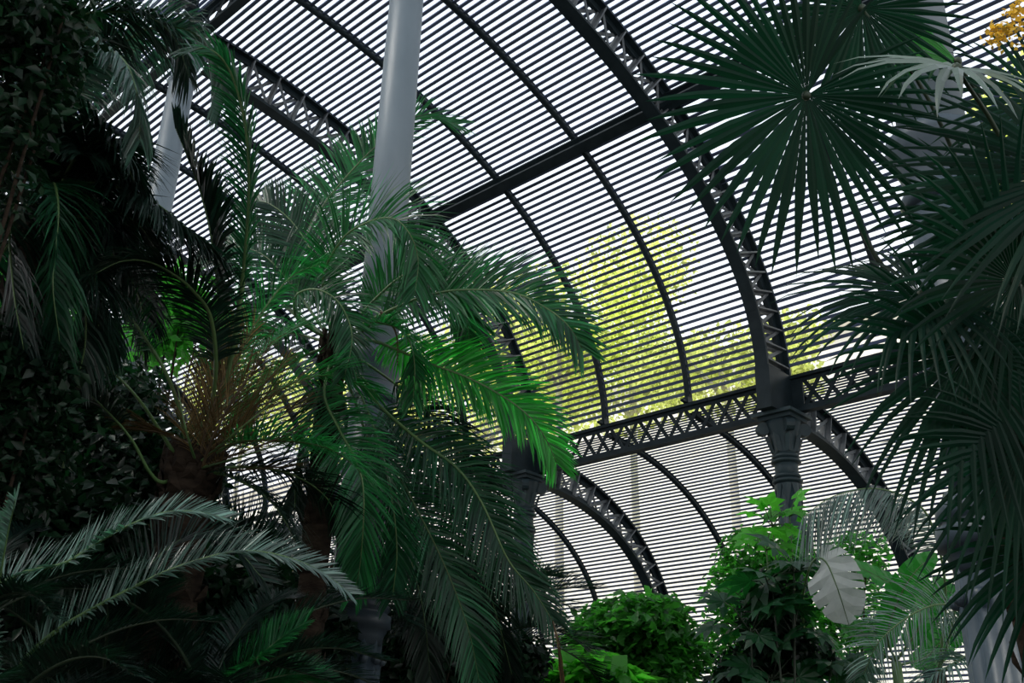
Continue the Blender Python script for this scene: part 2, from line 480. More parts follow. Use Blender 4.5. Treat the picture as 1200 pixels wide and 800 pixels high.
# --- columns
def zig(mb, r, z0, z1, n=8):
    for i in range(n):
        a0 = 2 * math.pi * i / n; a1 = 2 * math.pi * (i + 1) / n; am = (a0 + a1) / 2
        pts = [(a0, z1), (a1, z1), (am, z0)]
        vi = [(r * math.cos(a), r * math.sin(a), z) for a, z in pts] + [((r + .016) * math.cos(a), (r + .016) * math.sin(a), z) for a, z in pts]
        # keep the collar proud of the round shaft at its middle as well
        mid = (r + 0.03)
        vi.append((mid * math.cos(am), mid * math.sin(am), z1))
        mb.add(vi, [(3, 6, 5), (6, 4, 5), (0, 3, 5, 2), (1, 2, 5, 4), (0, 1, 4, 6, 3)])
def volute(mb, c, ang, r, w):
    ca, sa = math.cos(ang), math.sin(ang)
    pts = []
    # scroll disc with its axis tangent to the column
    ax = Vector((-sa, ca, 0)); c = Vector(c)
    out = Vector((ca, sa, 0))
    vs = []; fs = []
    seg = 12
    for s in (-1, 1):
        for i in range(seg):
            a = 2 * math.pi * i / seg
            vs.append(c + ax * (w * s) + (out * math.cos(a) + Vector((0, 0, 1)) * math.sin(a)) * r)
    for i in range(seg):
        j = (i + 1) % seg
        fs.append((i, j, seg + j, seg + i))
    fs += [tuple(range(seg))[::-1], tuple(range(seg, 2 * seg))]
    mb.add(vs, fs, False)
    mb.add([v for v in []], [])
def far_column(k, label):
    y = D2 - 0.22
    e = empty('iron_column', (KX(k), y, 0), label, 'column', 'far row of ornate columns')
    zt = HG - 0.68
    mb = MB(); mb.box((0, -0.02, zt + 0.0), (0.33, 0, 0), (0, 0.33, 0), (0, 0, 0.025)); mb.box((0, 0, zt - 0.05), (0.27, 0, 0), (0, 0.27, 0), (0, 0, 0.03)); mb.build('abacus', MAT['column_dark'], e)
    mb = MB(); mb.box((0, -0.14, zt + 0.36), (0.12, 0, 0), (0, 0.36, 0), (0, 0, 0.335)); mb.build('bearing_block', MAT['iron'], e)
    q_ = 1.25
    mb = MB(); mb.lathe([(0.175, zt - 0.50 * q_), (0.18, zt - 0.42 * q_), (0.20, zt - 0.32 * q_), (0.235, zt - 0.22 * q_), (0.265, zt - 0.12 * q_), (0.27, zt - 0.05)], 20)
    cap = mb.build('capital', MAT['column_dark'], e)
    for q in range(4):
        m2 = MB(); volute(m2, (0.31 * math.cos(q * math.pi / 2 + math.pi / 4), 0.31 * math.sin(q * math.pi / 2 + math.pi / 4), zt - 0.20), q * math.pi / 2 + math.pi / 4, 0.10, 0.06)
        m2.build('volute', MAT['column_dark'], cap)
    for q in range(8):
        a = q * math.pi / 4
        m2 = MB(); m2.add([(0.17 * math.cos(a - .3), 0.17 * math.sin(a - .3), zt - 0.46 * q_), (0.17 * math.cos(a + .3), 0.17 * math.sin(a + .3), zt - 0.46 * q_),
                           (0.25 * math.cos(a + .22), 0.25 * math.sin(a + .22), zt - 0.28 * q_), (0.30 * math.cos(a), 0.30 * math.sin(a), zt - 0.24 * q_), (0.25 * math.cos(a - .22), 0.25 * math.sin(a - .22), zt - 0.28 * q_),
                           (0.21 * math.cos(a), 0.21 * math.sin(a), zt - 0.45 * q_)], [(0, 5, 3, 4), (5, 1, 2, 3)])
        m2.build('acanthus_leaf', MAT['column_dark'], cap)
    mb = MB(); mb.lathe([(0.17, zt - 0.80 * q_), (0.172, zt - 0.50 * q_)], 20); mb.build('neck', MAT['column_dark'], e)
    for dz in (0.50, 0.56, 0.74, 0.80):
        mb = MB(); rr = 0.215 if dz in (0.56, 0.80) else 0.195; zz = zt - dz * q_
        mb.lathe([(0.165, zz - 0.035), (rr, zz - 0.02), (rr + .008, zz), (rr, zz + 0.02), (0.165, zz + 0.035)], 20); mb.build('neck_ring', MAT['column_dark'], e)
    mb = MB(); zig(mb, 0.172, zt - 1.40, zt - 1.05); mb.build('leaf_collar', MAT['column_dark'], e)
    mb = MB(); mb.lathe([(0.20, HRING), (0.172, zt - 0.9)], 20); mb.build('shaft', MAT['column_dark'], e)
    pedestal(e, 'column_dark', 0.85)
    return e
def pedestal(e, mat, sc):
    h = HRING
    mb = MB(); mb.lathe([(0.36 * sc, 0.0), (0.36 * sc, 0.18), (0.31 * sc, 0.24), (0.31 * sc, 0.34), (0.27 * sc, 0.40)], 24); mb.build('base', MAT[mat], e)
    mb = MB(); mb.lathe([(0.255 * sc, 0.38), (0.255 * sc, h - 0.20)], 72, flute=0.09, nfl=12); mb.build('fluted_pedestal', MAT[mat], e)
    mb = MB(); mb.lathe([(0.25 * sc, h - 0.24), (0.26 * sc, h - 0.17), (0.29 * sc, h - 0.11), (0.315 * sc, h - 0.10), (0.315 * sc, h + 0.0), (0.28 * sc, h + 0.012),
                         (0.28 * sc, h + 0.035), (0.305 * sc, h + 0.05), (0.30 * sc, h + 0.10), (0.265 * sc, h + 0.15), (0.25 * sc, h + 0.16), (0.25 * sc, h + 0.19), (0.20 * sc, h + 0.20)], 28)
    mb.build('ring_moulding', MAT[mat], e)
    for q in range(12):
        a = 2 * math.pi * (q + 0.5) / 12
        mb = MB(); mb.ball((0.26 * sc * math.cos(a), 0.26 * sc * math.sin(a), h - 0.36), 0.042 * sc); mb.build('ball_ornament', MAT[mat], e)
far_lab = {-1: 'far ornate column hidden behind the fan palm', 0: 'dark ornate column with scrolled capital above the leafy climber', 1: 'dark ornate column behind the drooping green fronds',
           2: 'ornate column behind the centre palm', 3: 'ornate column behind the brown palm', 4: 'ornate column farthest down the row'}
for k in range(KMIN, KMAX + 1): far_column(k, far_lab[k])
def tall_column(k, label):
    e = empty('tall_column', (KX(k), D1, 0), label, 'column', 'tall columns of the near row')
    zt = HTOP - 0.44
    zr = 4.45 * S + CAMZ
    pedestal(e, 'column_shaded', 1.0)
    mb = MB(); mb.lathe([(0.215, HRING + 0.15), (0.205, HRING + 1.0), (0.20, zr + 0.1)], 28); mb.build('lower_shaft', MAT['column_shaded'], e)
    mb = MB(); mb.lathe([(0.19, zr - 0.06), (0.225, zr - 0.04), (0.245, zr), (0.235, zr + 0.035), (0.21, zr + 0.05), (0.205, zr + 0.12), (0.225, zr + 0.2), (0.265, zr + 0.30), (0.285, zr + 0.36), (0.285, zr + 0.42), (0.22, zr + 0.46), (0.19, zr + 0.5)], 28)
    mb.build('middle_capital', MAT['column_shaded'], e)
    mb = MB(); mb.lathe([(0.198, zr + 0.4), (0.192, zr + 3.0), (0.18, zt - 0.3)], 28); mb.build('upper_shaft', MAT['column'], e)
    mb = MB(); mb.lathe([(0.175, zt - 0.75), (0.215, zt - 0.70), (0.18, zt - 0.64), (0.185, zt - 0.45), (0.22, zt - 0.3), (0.29, zt - 0.14), (0.30, zt - 0.06)], 24); mb.box((0, 0, zt - 0.03), (0.31, 0, 0), (0, 0.31, 0), (0, 0, 0.03))
    mb.build('capital', MAT['column'], e)
    return e
tl = {-1: 'tall blue-grey iron column partly hidden by fan palm leaves', 0: 'tall blue-grey iron column rising through the centre palm', 1: 'tall blue-grey iron column behind the brown-based palm',
      2: 'tall iron column hidden behind the dark left palm', 3: 'tall iron column far behind the dark left palm'}
for k in range(KMIN, 4): tall_column(k, tl[k])
# arches of the central nave, seen at the very top behind the left palm
def nave_off(th, off=0.0): return (YC + (NR - off) * math.cos(th), HTOP + 0.05 + (3.4 - off) * math.sin(th))
for k in range(0, 4):
    truss('nave_truss', nave_off, 0.0, 1.57, k, 12, 'iron arch of the central nave over tall column ' + ['within the centre palm', 'behind the brown-based palm', 'behind the dark left palm', 'farthest away'][k], 'central nave arches', depth=0.4)
    for q in (1 / 3, 2 / 3):
        rib('nave_rib', nave_off, 0.0, 1.57, KX(k + q), 0.05, 0.07, 'slender central nave rib %s the arch over the tall column %s' % ('by' if q < .5 else 'past', ['behind the centre palm', 'behind the brown-based palm', 'behind the dark left palm', 'farthest away'][k]), 'central nave ribs')

# ------------------------------------------------------------------ plants: tools
def spline(ctrl, n):
    c = [Vector(p) for p in ctrl]
    c = [c[0] * 2 - c[1]] + c + [c[-1] * 2 - c[-2]]
    segs = len(c) - 3
    out = []
    for i in range(n):
        u = i / (n - 1) * segs
        s = min(int(u), segs - 1); t = u - s
        p0, p1, p2, p3 = c[s:s + 4]
        out.append(0.5 * ((2 * p1) + (p2 - p0) * t + (2 * p0 - 5 * p1 + 4 * p2 - p3) * t * t + (3 * p1 - p0 - 3 * p2 + p3) * t ** 3))
    return out

TOWARD = -FWD
FACE = TOWARD * 0.75 + Vector((0, 0, 0.5))
def frond(parent, ctrl, L=0.42, n=60, w=0.014, r0=0.014, a0=65, a1=30, vee=15, droop=0.35, base=0.18, mat='palm', stalk='rachis',
          up=None, seed=0, jitter=0.12, sides=(-1, 1), name='frond', endlen=0.45, gap=0.0):
    rg = random.Random(seed)
    N = 40; n = int(n * 1.75); w = w * 0.8
    pts = spline(ctrl, N)
    mb = MB()
    mb.tube(pts, [r0 * (1 - 0.82 * i / (N - 1)) for i in range(N)], 5)
    fo = mb.build(name, MAT[stalk], parent, True)
    lm = MB()
    upv = Vector(up) if up is not None else Vector((0, 0, 1))
    cum = [0.0]
    for i in range(N - 1): cum.append(cum[-1] + (pts[i + 1] - pts[i]).length)
    tot = cum[-1]
    for i in range(n):
        f = base + (1 - base) * (i + 0.5) / n
        s = f * tot
        j = 0
        while j < N - 2 and cum[j + 1] < s: j += 1
        u = (s - cum[j]) / max(1e-9, cum[j + 1] - cum[j])
        p = pts[j].lerp(pts[j + 1], u)
        T = (pts[min(j + 2, N - 1)] - pts[max(j - 1, 0)]).normalized()
        Sd = T.cross(upv)
        if Sd.length < 0.2: Sd = T.cross(Vector((0.5, 0.5, 0.3)))
        Sd.normalize(); Nn = Sd.cross(T)
        tt = (f - base) / (1 - base)
        ln = L * min(1.0, 0.45 + 2.2 * tt) * (1 - (1 - endlen) * max(0, (tt - 0.45) / 0.55) ** 1.5)
        ang = math.radians(a0 + (a1 - a0) * tt)
        for sd in sides:
            if rg.random() < gap: continue
            l = ln * (1 + rg.uniform(-jitter, jitter))
            aa = ang * (1 + rg.uniform(-.12, .12)); vv = math.radians(vee + rg.uniform(-14, 14))
            d = T * math.cos(aa) + (Sd * sd * math.cos(vv) + Nn * math.sin(vv)) * math.sin(aa)
            wv = d.cross(Nn * math.cos(0.5) + T * rg.uniform(-.6, .6))
            if wv.length < 1e-3: continue
            wv.normalize()
            dr = droop * (1 + rg.uniform(-.4, .5))
            q = p.copy(); dd = d.copy()
            vs = [q - wv * w * 0.35, q + wv * w * 0.35]
            for (st, ww) in ((0.34, 1.0), (0.36, 0.75)):
                q = q + dd * (l * st)
                vs += [q - wv * w * ww * 0.5, q + wv * w * ww * 0.5]
                dd = (dd + Vector((0, 0, -dr * 0.6))).normalized()
            q = q + dd * (l * 0.32)
            vs.append(q)
            lm.add(vs, [(0, 1, 3, 2), (2, 3, 5, 4), (4, 5, 6)])
            tn = rg.uniform(-.5, .5) + (rg.uniform(.5, 1.6) if rg.random() < .1 else 0)
            lm.tint += [tn] * 3
    lo = lm.build('leaflets', MAT[mat], fo)
    lo['kind'] = 'stuff'
    return fo

def px(path):
    return [P(*q) for q in path]

def palm_root(name, base, label, cat='palm', group=None):
    return empty(name, base, label, cat, group)

def trunk(parent, pts, r0, r1, seg=12, rings=30, mat='bark', seed=1):
    """rough trunk with old leaf-base scales"""
    rg = random.Random(seed)
    sp = spline(pts, rings)
    mb = MB(); mb.tube(sp, [(r0 + (r1 - r0) * i / (rings - 1)) * (1 + (0.06 if i % 2 else -0.06)) for i in range(rings)], seg)
    t = mb.build('trunk', MAT[mat], parent, True)
    sc = MB()
    for i in range(1, rings - 1):
        T = (sp[i + 1] - sp[i - 1]).normalized(); a = T.orthogonal().normalized(); b = T.cross(a)
        r = (r0 + (r1 - r0) * i / (rings - 1))
        for k in range(7):
            ang = 2 * math.pi * (k + (i % 2) * 0.5) / 7 + rg.uniform(-.1, .1)
            o = a * math.cos(ang) + b * math.sin(ang); s = T.cross(o)
            c = sp[i] + o * r * 0.95
            h = 0.10 + rg.uniform(0, .05)
            sc.add([c - s * r * .38, c + s * r * .38, c + T * h + o * r * .30 - s * r * .14, c + T * h + o * r * .30 + s * r * .14, c + T * h * .4 + o * r * .32],
                   [(0, 1, 4), (0, 4, 2), (4, 1, 3), (2, 4, 3)])
    ob = sc.build('leaf_bases', MAT[mat], t); ob['kind'] = 'stuff'
    return t

def arc_frond_ctrl(c, az, el, length, sag):
    """control points of an arching frond leaving crown point c"""
    h = Vector((math.cos(az), math.sin(az), 0)); pts = [Vector(c)]
    p = Vector(c); e = el
    for i in range(4):
        p = p + (h * math.cos(e) + Vector((0, 0, 1)) * math.sin(e)) * (length / 4)
        pts.append(p.copy()); e -= sag
    return pts

def leaf_cloud(blobs, n, size, seed, flat=0.4, shell=0.55, fold=0.25, aspect=0.55):
    """numpy: n folded leaves scattered through ellipsoid blobs [(centre, radii)]"""
    rg = np.random.default_rng(seed)
    w = np.array([b[1][0] * b[1][1] * b[1][2] for b in blobs]) ** 0.67; w /= w.sum()
    idx = rg.choice(len(blobs), n, p=w)
    C = np.array([list(b[0]) for b in blobs])[idx]; R = np.array([list(b[1]) for b in blobs])[idx]
    d = rg.normal(size=(n, 3)); d /= np.linalg.norm(d, axis=1)[:, None]
    rad = shell + (1 - shell) * rg.random(n) ** 0.6
    pos = C + d * R * rad[:, None]
    nor = rg.normal(size=(n, 3)) * 0.7 + np.array([0, 0, flat * 2]) + d * 0.5
    nor /= np.linalg.norm(nor, axis=1)[:, None]
    ax = np.cross(nor, rg.normal(size=(n, 3))); ax /= np.linalg.norm(ax, axis=1)[:, None]
    sd = np.cross(nor, ax)
    sz = size * (0.6 + 0.8 * rg.random(n))[:, None]
    v = np.empty((n, 4, 3))
    v[:, 0] = pos
    v[:, 1] = pos + ax * sz * 0.5 + sd * sz * aspect * 0.5 + nor * sz * fold * 0.3
    v[:, 2] = pos + ax * sz - nor * sz * 0.15
    v[:, 3] = pos + ax * sz * 0.5 - sd * sz * aspect * 0.5 + nor * sz * fold * 0.3
    b = (np.arange(n) * 4)[:, None]
    f = np.concatenate([b + np.array([[0, 1, 2]]), b + np.array([[0, 2, 3]])], 1).reshape(-1, 3)
    me = bpy.data.meshes.new('foliage')
    me.vertices.add(n * 4); me.vertices.foreach_set('co', v.reshape(-1))
    me.loops.add(n * 6); me.loops.foreach_set('vertex_index', f.reshape(-1).astype(np.int32))
    me.polygons.add(n * 2); me.polygons.foreach_set('loop_start', np.arange(n * 2, dtype=np.int32) * 3)
    tn = rg.uniform(-.55, .6, n).astype(np.float32)
    me.attributes.new('tint', 'FLOAT', 'FACE').data.foreach_set('value', np.repeat(tn, 2))
    me.update(); me.validate()
    return me

def bush(name, base, blobs, n, size, mat, label, cat, seed, group=None, stems=5, stem_r=0.02, **kw):
    e = empty(name, base, label, cat, group)
    me = leaf_cloud(blobs, n, size, seed, **kw)
    o = link('foliage', me, MAT[mat], e); setw(o, e); o['kind'] = 'stuff'
    rg = random.Random(seed)
    mb = MB()
    for i in range(stems):
        c, r = blobs[i % len(blobs)]
        tip = Vector(c) + Vector((rg.uniform(-.5, .5) * r[0], rg.uniform(-.5, .5) * r[1], rg.uniform(0, .6) * r[2]))
        b0 = Vector(base) + Vector((rg.uniform(-.06, .06), rg.uniform(-.06, .06), 0))
        mid = b0.lerp(tip, 0.5) + Vector((rg.uniform(-.12, .12), rg.uniform(-.12, .12), 0.1))
        mb.tube(spline([b0, mid, tip], 10), [stem_r * (1 - .07 * q) for q in range(10)], 5)
    mb.build('stem', MAT['bark'], e, True)
    return e

def ground(p): return (p[0], p[1], 0.0)

# ------------------------------------------------------------------ outside: trees and a pale building
def outdoor_tree(pxy, Y, radii, n, seed, label, size=0.22):
    c = PY(pxy[0], pxy[1], Y)
    rg = random.Random(seed)
    blobs = [(c, radii)]
    for i in range(9):
        a = rg.uniform(0, 6.28); b = rg.uniform(-.4, .9)
        q = Vector((math.cos(a) * radii[0] * .75, math.sin(a) * radii[1] * .75, b * radii[2]))
        s = rg.uniform(.35, .55)
        blobs.append((c + q, (radii[0] * s, radii[1] * s, radii[2] * s)))
    e = empty('tree', (c.x, c.y, 0), label, 'tree', 'trees outside the slatted wall')
    me = leaf_cloud(blobs, n, size, seed, flat=0.1, shell=0.45)
    o = link('crown', me, MAT['tree'], e); setw(o, e); o['kind'] = 'stuff'
    mb = MB()
    mb.tube([(c.x, c.y, 0), (c.x + .1, c.y, c.z * .4), (c.x, c.y, c.z)], [0.2, 0.16, 0.1], 8)
    for i in range(4):
        a = i * 1.6 + rg.random()
        mb.tube([(c.x, c.y, c.z - radii[2] * .7), (c.x + math.cos(a) * radii[0] * .5, c.y + math.sin(a) * radii[1] * .5, c.z + radii[2] * .3)], [0.1, 0.03], 6)
    mb.build('trunk', MAT['plane_bark'], e, True)
outdoor_tree((655, 395), 25, (4.3, 3.2, 2.7), 9000, 11, 'yellow-green tree outside between the two ornate capitals')
outdoor_tree((850, 436), 24, (2.8, 2.0, 1.25), 4200, 12, 'low yellow-green tree outside beside the ornate capital')
outdoor_tree((570, 475), 27, (4.6, 3.2, 2.4), 8000, 13, 'yellow-green tree outside behind the bright drooping frond')
outdoor_tree((420, 480), 27, (4.0, 3.2, 2.8), 7000, 17, 'yellow-green tree outside behind the centre palm')
outdoor_tree((740, 450), 27, (4.0, 2.2, 1.8), 6000, 18, 'small yellow-green tree outside above the aisle girder')
outdoor_tree((290, 470), 28, (3.8, 3.0, 2.8), 7000, 14, 'yellow-green tree outside behind the brown-based palm')
outdoor_tree((60, 430), 30, (4.4, 3.0, 3.4), 7000, 15, 'yellow-green tree outside behind the dark left palm')
outdoor_tree((1215, 180), 23, (2.0, 2.0, 2.4), 4000, 16, 'tall yellow-green tree outside behind the fan palm')
# far building
e = empty('building', (-25, 52, 0), 'pale cream building far outside the slatted wall', 'building')
mb = MB(); mb.box((-25, 52, 12.5), (60, 0, 0), (0, 3, 0), (0, 0, 12.5)); mb.build('wall', MAT['facade'], e, True)
mb = MB(); mb.box((-25, 48.8, 25.2), (60.5, 0, 0), (0, 0.5, 0), (0, 0, 0.2)); mb.build('cornice', MAT['facade'], e, True)
# clipped hedge outside the wall
hb = [((x, 20.2, 1.3), (1.3, 0.6, 1.6)) for x in np.arange(-32, 6, 1.6)]
bush('hedge', (-12, 20.2, 0), hb, 9000, 0.16, 'tree', 'pale green hedge outside the lower slats', 'hedge', 21, stems=24)

# ------------------------------------------------------------------ the brown-based date palm
c1 = P(225, 552, 6.6)
P1 = palm_root('date_palm', ground(c1), 'date palm with brown dry stalks at its crown before the left column', 'palm')
b1 = Vector(ground(c1))
trunk(P1, [b1, b1 + Vector((-0.05, 0.05, 1.2)), c1 + Vector((0, 0, -0.25)), c1 + Vector((0, 0, 0.05))], 0.17, 0.16, seed=5)
def f1(path, **kw): return frond(P1, px(path), **kw)
f1([(228, 545, 6.6), (262, 455, 6.5), (282, 350, 6.4), (292, 240, 6.3), (289, 155, 6.2), (272, 88, 6.1), (246, 58, 6.0), (214, 62, 5.9)], L=0.28, n=70, w=0.016, base=0.42, mat='palm_mid', droop=0.4, seed=101, up=(0.3, -0.9, 0.1), vee=20, r0=0.022, a0=45, a1=25)
f1([(226, 545, 6.6), (252, 450, 6.5), (256, 360, 6.5), (249, 285, 6.4), (236, 228, 6.4), (219, 182, 6.3), (206, 150, 6.3)], L=0.34, n=52, w=0.026, base=0.45, mat='palm_dark', droop=0.3, seed=102, up=(0.3, -0.9, 0.1), sides=(1, 1), r0=0.014)
f1([(222, 548, 6.6), (214, 495, 6.5), (196, 440, 6.4), (162, 384, 6.3), (130, 350, 6.2), (90, 330, 6.1), (52, 340, 6.0)], L=0.30, n=36, base=0.5, mat='palm_mid', droop=0.6, seed=103, r0=0.017)
f1([(222, 548, 6.6), (204, 530, 6.5), (188, 505, 6.4), (162, 467, 6.2), (130, 434, 6.1), (90, 405, 6.0), (40, 395, 5.9)], L=0.30, n=34, base=0.62, mat='palm_mid', droop=0.7, seed=104, r0=0.017)
f1([(220, 552, 6.6), (192, 565, 6.4), (175, 552, 6.3), (155, 516, 6.2), (130, 486, 6.1), (95, 455, 6.0), (40, 432, 5.9)], L=0.36, n=50, base=0.55, mat='palm_dark', droop=0.7, seed=105, r0=0.016)
f1([(232, 545, 6.6), (252, 450, 6.4), (248, 375, 6.2), (226, 340, 6.0), (200, 319, 5.9), (172, 306, 5.8), (142, 306, 5.7), (112, 320, 5.6)], L=0.40, n=75, base=0.38, mat='palm_dark', droop=0.55, seed=106, a0=60, r0=0.017, w=0.016)
f1([(232, 545, 6.6), (262, 455, 6.7), (290, 395, 6.8), (318, 350, 6.9), (344, 322, 7.0), (372, 310, 7.1)], L=0.40, n=60, base=0.3, mat='palm', droop=0.4, seed=107)
# right-hand fan of fronds
f1([(232, 548, 6.6), (278, 518, 6.5), (352, 518, 6.4), (395, 530, 6.3), (430, 560, 6.2)], L=0.42, n=65, base=0.2, mat='palm', droop=0.4, seed=108)
f1([(232, 550, 6.6), (290, 547, 6.7), (340, 555, 6.8), (380, 580, 6.9), (402, 620, 7.0)], L=0.42, n=65, base=0.2, mat='palm_dark', droop=0.4, seed=109)
f1([(232, 548, 6.6), (280, 490, 6.8), (340, 450, 7.0), (395, 440, 7.2), (440, 460, 7.3)], L=0.42, n=65, base=0.25, mat='palm', droop=0.4, seed=110)
f1([(232, 550, 6.6), (275, 560, 6.4), (320, 590, 6.3), (350, 640, 6.2)], L=0.40, n=55, base=0.2, mat='palm_dark', droop=0.5, seed=111)
f1([(228, 550, 6.6), (260, 480, 7.0), (300, 420, 7.3), (345, 385, 7.6), (390, 375, 7.8)], L=0.42, n=60, base=0.28, mat='palm', droop=0.4, seed=112)
# dry brown stalks
rg = random.Random(77)
for i, (tx, ty) in enumerate([(238, 420), (256, 395), (276, 372), (298, 380), (318, 400), (338, 418), (352, 445), (358, 470), (362, 500), (248, 440), (300, 430), (318, 470), (345, 515), (350, 545), (270, 420), (206, 440), (326, 450)]):
    d = 6.45 + rg.uniform(-.2, .3)
    f1([(226 + rg.uniform(-8, 8), 556 + rg.uniform(-6, 8), 6.55), (226 + (tx - 226) * .4, 556 + (ty - 556) * .45, d - .05), (tx, ty, d)],
       L=0.30, n=26, w=0.007, r0=0.0115, base=0.25, mat='dry', stalk='rachis_dry' if i % 3 else 'rachis', droop=0.3, a0=34, a1=22, seed=200 + i, gap=0.35, name='dry_frond')
for i, (tx, ty) in enumerate([(130, 488), (140, 500), (150, 482)]):
    f1([(222, 520, 6.4), (190, 507, 6.3), (tx, ty, 6.2)], L=0.16, n=24, w=0.008, r0=0.011, base=0.2, mat='dry', stalk='rachis_dry', droop=0.3, a0=20, a1=15, seed=230 + i, name='dry_frond')

# ------------------------------------------------------------------ the centre date palm round the tall column
c2 = P(392, 405, 8.0)
P2 = palm_root('date_palm', ground(c2), 'lush green date palm whose fronds arch across the middle tall column', 'palm')
b2 = Vector(ground(c2))
trunk(P2, [b2, b2 + Vector((0.05, 0, 1.6)), c2 + Vector((0, 0, -0.3)), c2], 0.12, 0.09, seed=6)
def f2(path, **kw): return frond(P2, px(path), **kw)
f2([(388, 400, 8.1), (320, 340, 8.8), (345, 290, 9.6), (390, 226, 10.4), (440, 172, 11.0), (488, 136, 11.3), (536, 146, 11.5)], L=0.62, n=95, w=0.028, base=0.30, mat='palm', droop=0.22, seed=301, a0=60, r0=0.02, up=FACE, vee=12)
f2([(390, 400, 8.0), (378, 330, 7.9), (400, 282, 7.8), (430, 261, 7.7), (460, 256, 7.6), (480, 274, 7.5), (490, 305, 7.5), (486, 345, 7.4)], L=0.48, n=80, w=0.02, base=0.22, mat='palm', droop=0.35, seed=302, up=FACE)
f2([(390, 400, 8.0), (350, 375, 7.8), (347, 347, 7.6), (370, 339, 7.5), (395, 352, 7.4), (410, 380, 7.3), (412, 405, 7.2), (404, 440, 7.1)], L=0.34, n=75, w=0.016, base=0.2, mat='palm', droop=0.3, seed=303, up=FACE)
f2([(392, 402, 8.0), (430, 378, 7.9), (470, 358, 7.8), (500, 347, 7.7), (540, 340, 7.6), (600, 343, 7.5), (640, 361, 7.4), (666, 382, 7.3), (682, 408, 7.3)], L=0.52, n=105, w=0.022, base=0.2, mat='palm', droop=0.22, seed=304, a0=62, a1=32, up=FACE, vee=12, r0=0.02)
f2([(395, 405, 8.0), (430, 398, 7.9), (465, 410, 7.7), (500, 425, 7.6), (547, 442, 7.5), (590, 465, 7.4), (620, 488, 7.3), (640, 515, 7.3), (652, 542, 7.3)], L=0.46, n=110, w=0.02, base=0.2, mat='palm_bright', droop=0.22, seed=305, a0=62, a1=30, up=FACE, vee=12, r0=0.018)
f2([(395, 405, 8.0), (430, 385, 7.8), (437, 377, 7.6), (465, 384, 7.5), (481, 402, 7.4), (486, 432, 7.4), (484, 470, 7.4)], L=0.36, n=70, w=0.016, base=0.2, mat='palm', droop=0.5, seed=306)
f2([(395, 408, 8.0), (440, 470, 7.9), (490, 515, 7.7), (535, 548, 7.6), (565, 590, 7.5), (595, 655, 7.4), (625, 692, 7.4), (648, 728, 7.4)], L=0.46, n=100, w=0.02, base=0.22, mat='palm_mid', droop=0.35, seed=307, r0=0.018, up=FACE, vee=12)
f2([(392, 408, 8.0), (380, 460, 7.6), (396, 500, 7.3), (415, 535, 7.1), (425, 566, 7.0), (426, 610, 6.9), (422, 662, 6.9), (416, 692, 6.9)], L=0.42, n=90, w=0.018, base=0.2, mat='palm', droop=0.35, seed=308, a0=70, a1=25, up=(0.5, -0.8, 0.2))
f2([(395, 408, 8.0), (445, 510, 7.8), (480, 580, 7.6), (520, 660, 7.5), (548, 735, 7.4), (562, 800, 7.4)], L=0.46, n=85, w=0.02, base=0.25, mat='palm_mid', droop=0.35, seed=309, up=FACE, vee=12)
f2([(395, 408, 8.0), (440, 540, 8.3), (470, 620, 8.2), (495, 710, 8.1), (505, 800, 8.0)], L=0.46, n=80, w=0.02, base=0.25, mat='palm_dark', droop=0.5, seed=310, up=(0.4, -0.6, 0.6))
f2([(395, 405, 8.0), (450, 440, 8.2), (510, 490, 8.4), (560, 560, 8.5), (590, 640, 8.5)], L=0.5, n=80, w=0.02, base=0.25, mat='palm_dark', droop=0.5, seed=311)
f2([(388, 405, 8.0), (350, 420, 7.8), (310, 450, 7.6), (285, 500, 7.5)], L=0.42, n=60, w=0.018, base=0.2, mat='palm', droop=0.5, seed=312)
f2([(388, 402, 8.0), (340, 390, 8.2), (290, 390, 8.4), (250, 420, 8.5)], L=0.42, n=60, w=0.018, base=0.2, mat='palm_mid', droop=0.5, seed=313)
f2([(388, 400, 8.0), (350, 345, 8.3), (310, 300, 8.6), (270, 290, 8.8), (235, 310, 9.0)], L=0.5, n=70, w=0.022, base=0.2, mat='palm_mid', droop=0.3, seed=314, up=FACE)
f2([(390, 400, 8.0), (380, 330, 8.4), (350, 270, 8.8), (318, 240, 9.0), (292, 235, 9.2)], L=0.5, n=70, w=0.022, base=0.2, mat='palm_mid', droop=0.25, seed=315, up=FACE)
f2([(392, 405, 8.0), (440, 350, 8.0), (480, 320, 8.0), (520, 330, 7.9), (545, 370, 7.9), (552, 420, 7.9)], L=0.44, n=75, w=0.02, base=0.2, mat='palm', droop=0.3, seed=316, up=FACE)
f2([(390, 410, 8.0), (370, 470, 7.7), (350, 530, 7.5), (345, 600, 7.4)], L=0.42, n=60, w=0.018, base=0.2, mat='palm_dark', droop=0.4, seed=317)
f2([(395, 410, 8.0), (430, 480, 7.6), (455, 560, 7.3), (465, 640, 7.2), (460, 700, 7.2)], L=0.42, n=70, w=0.018, base=0.22, mat='palm_mid', droop=0.45, seed=318)
f2([(395, 408, 8.0), (470, 500, 8.6), (530, 600, 8.8), (575, 700, 8.8), (600, 790, 8.8)], L=0.5, n=80, w=0.022, base=0.25, mat='palm_dark', droop=0.5, seed=319)
f2([(446, 365, 7.6), (464, 390, 7.5), (466, 428, 7.5)], L=0.03, n=8, w=0.006, r0=0.012, base=0.3, mat='dry', stalk='rachis_dry', seed=320, name='dry_frond')

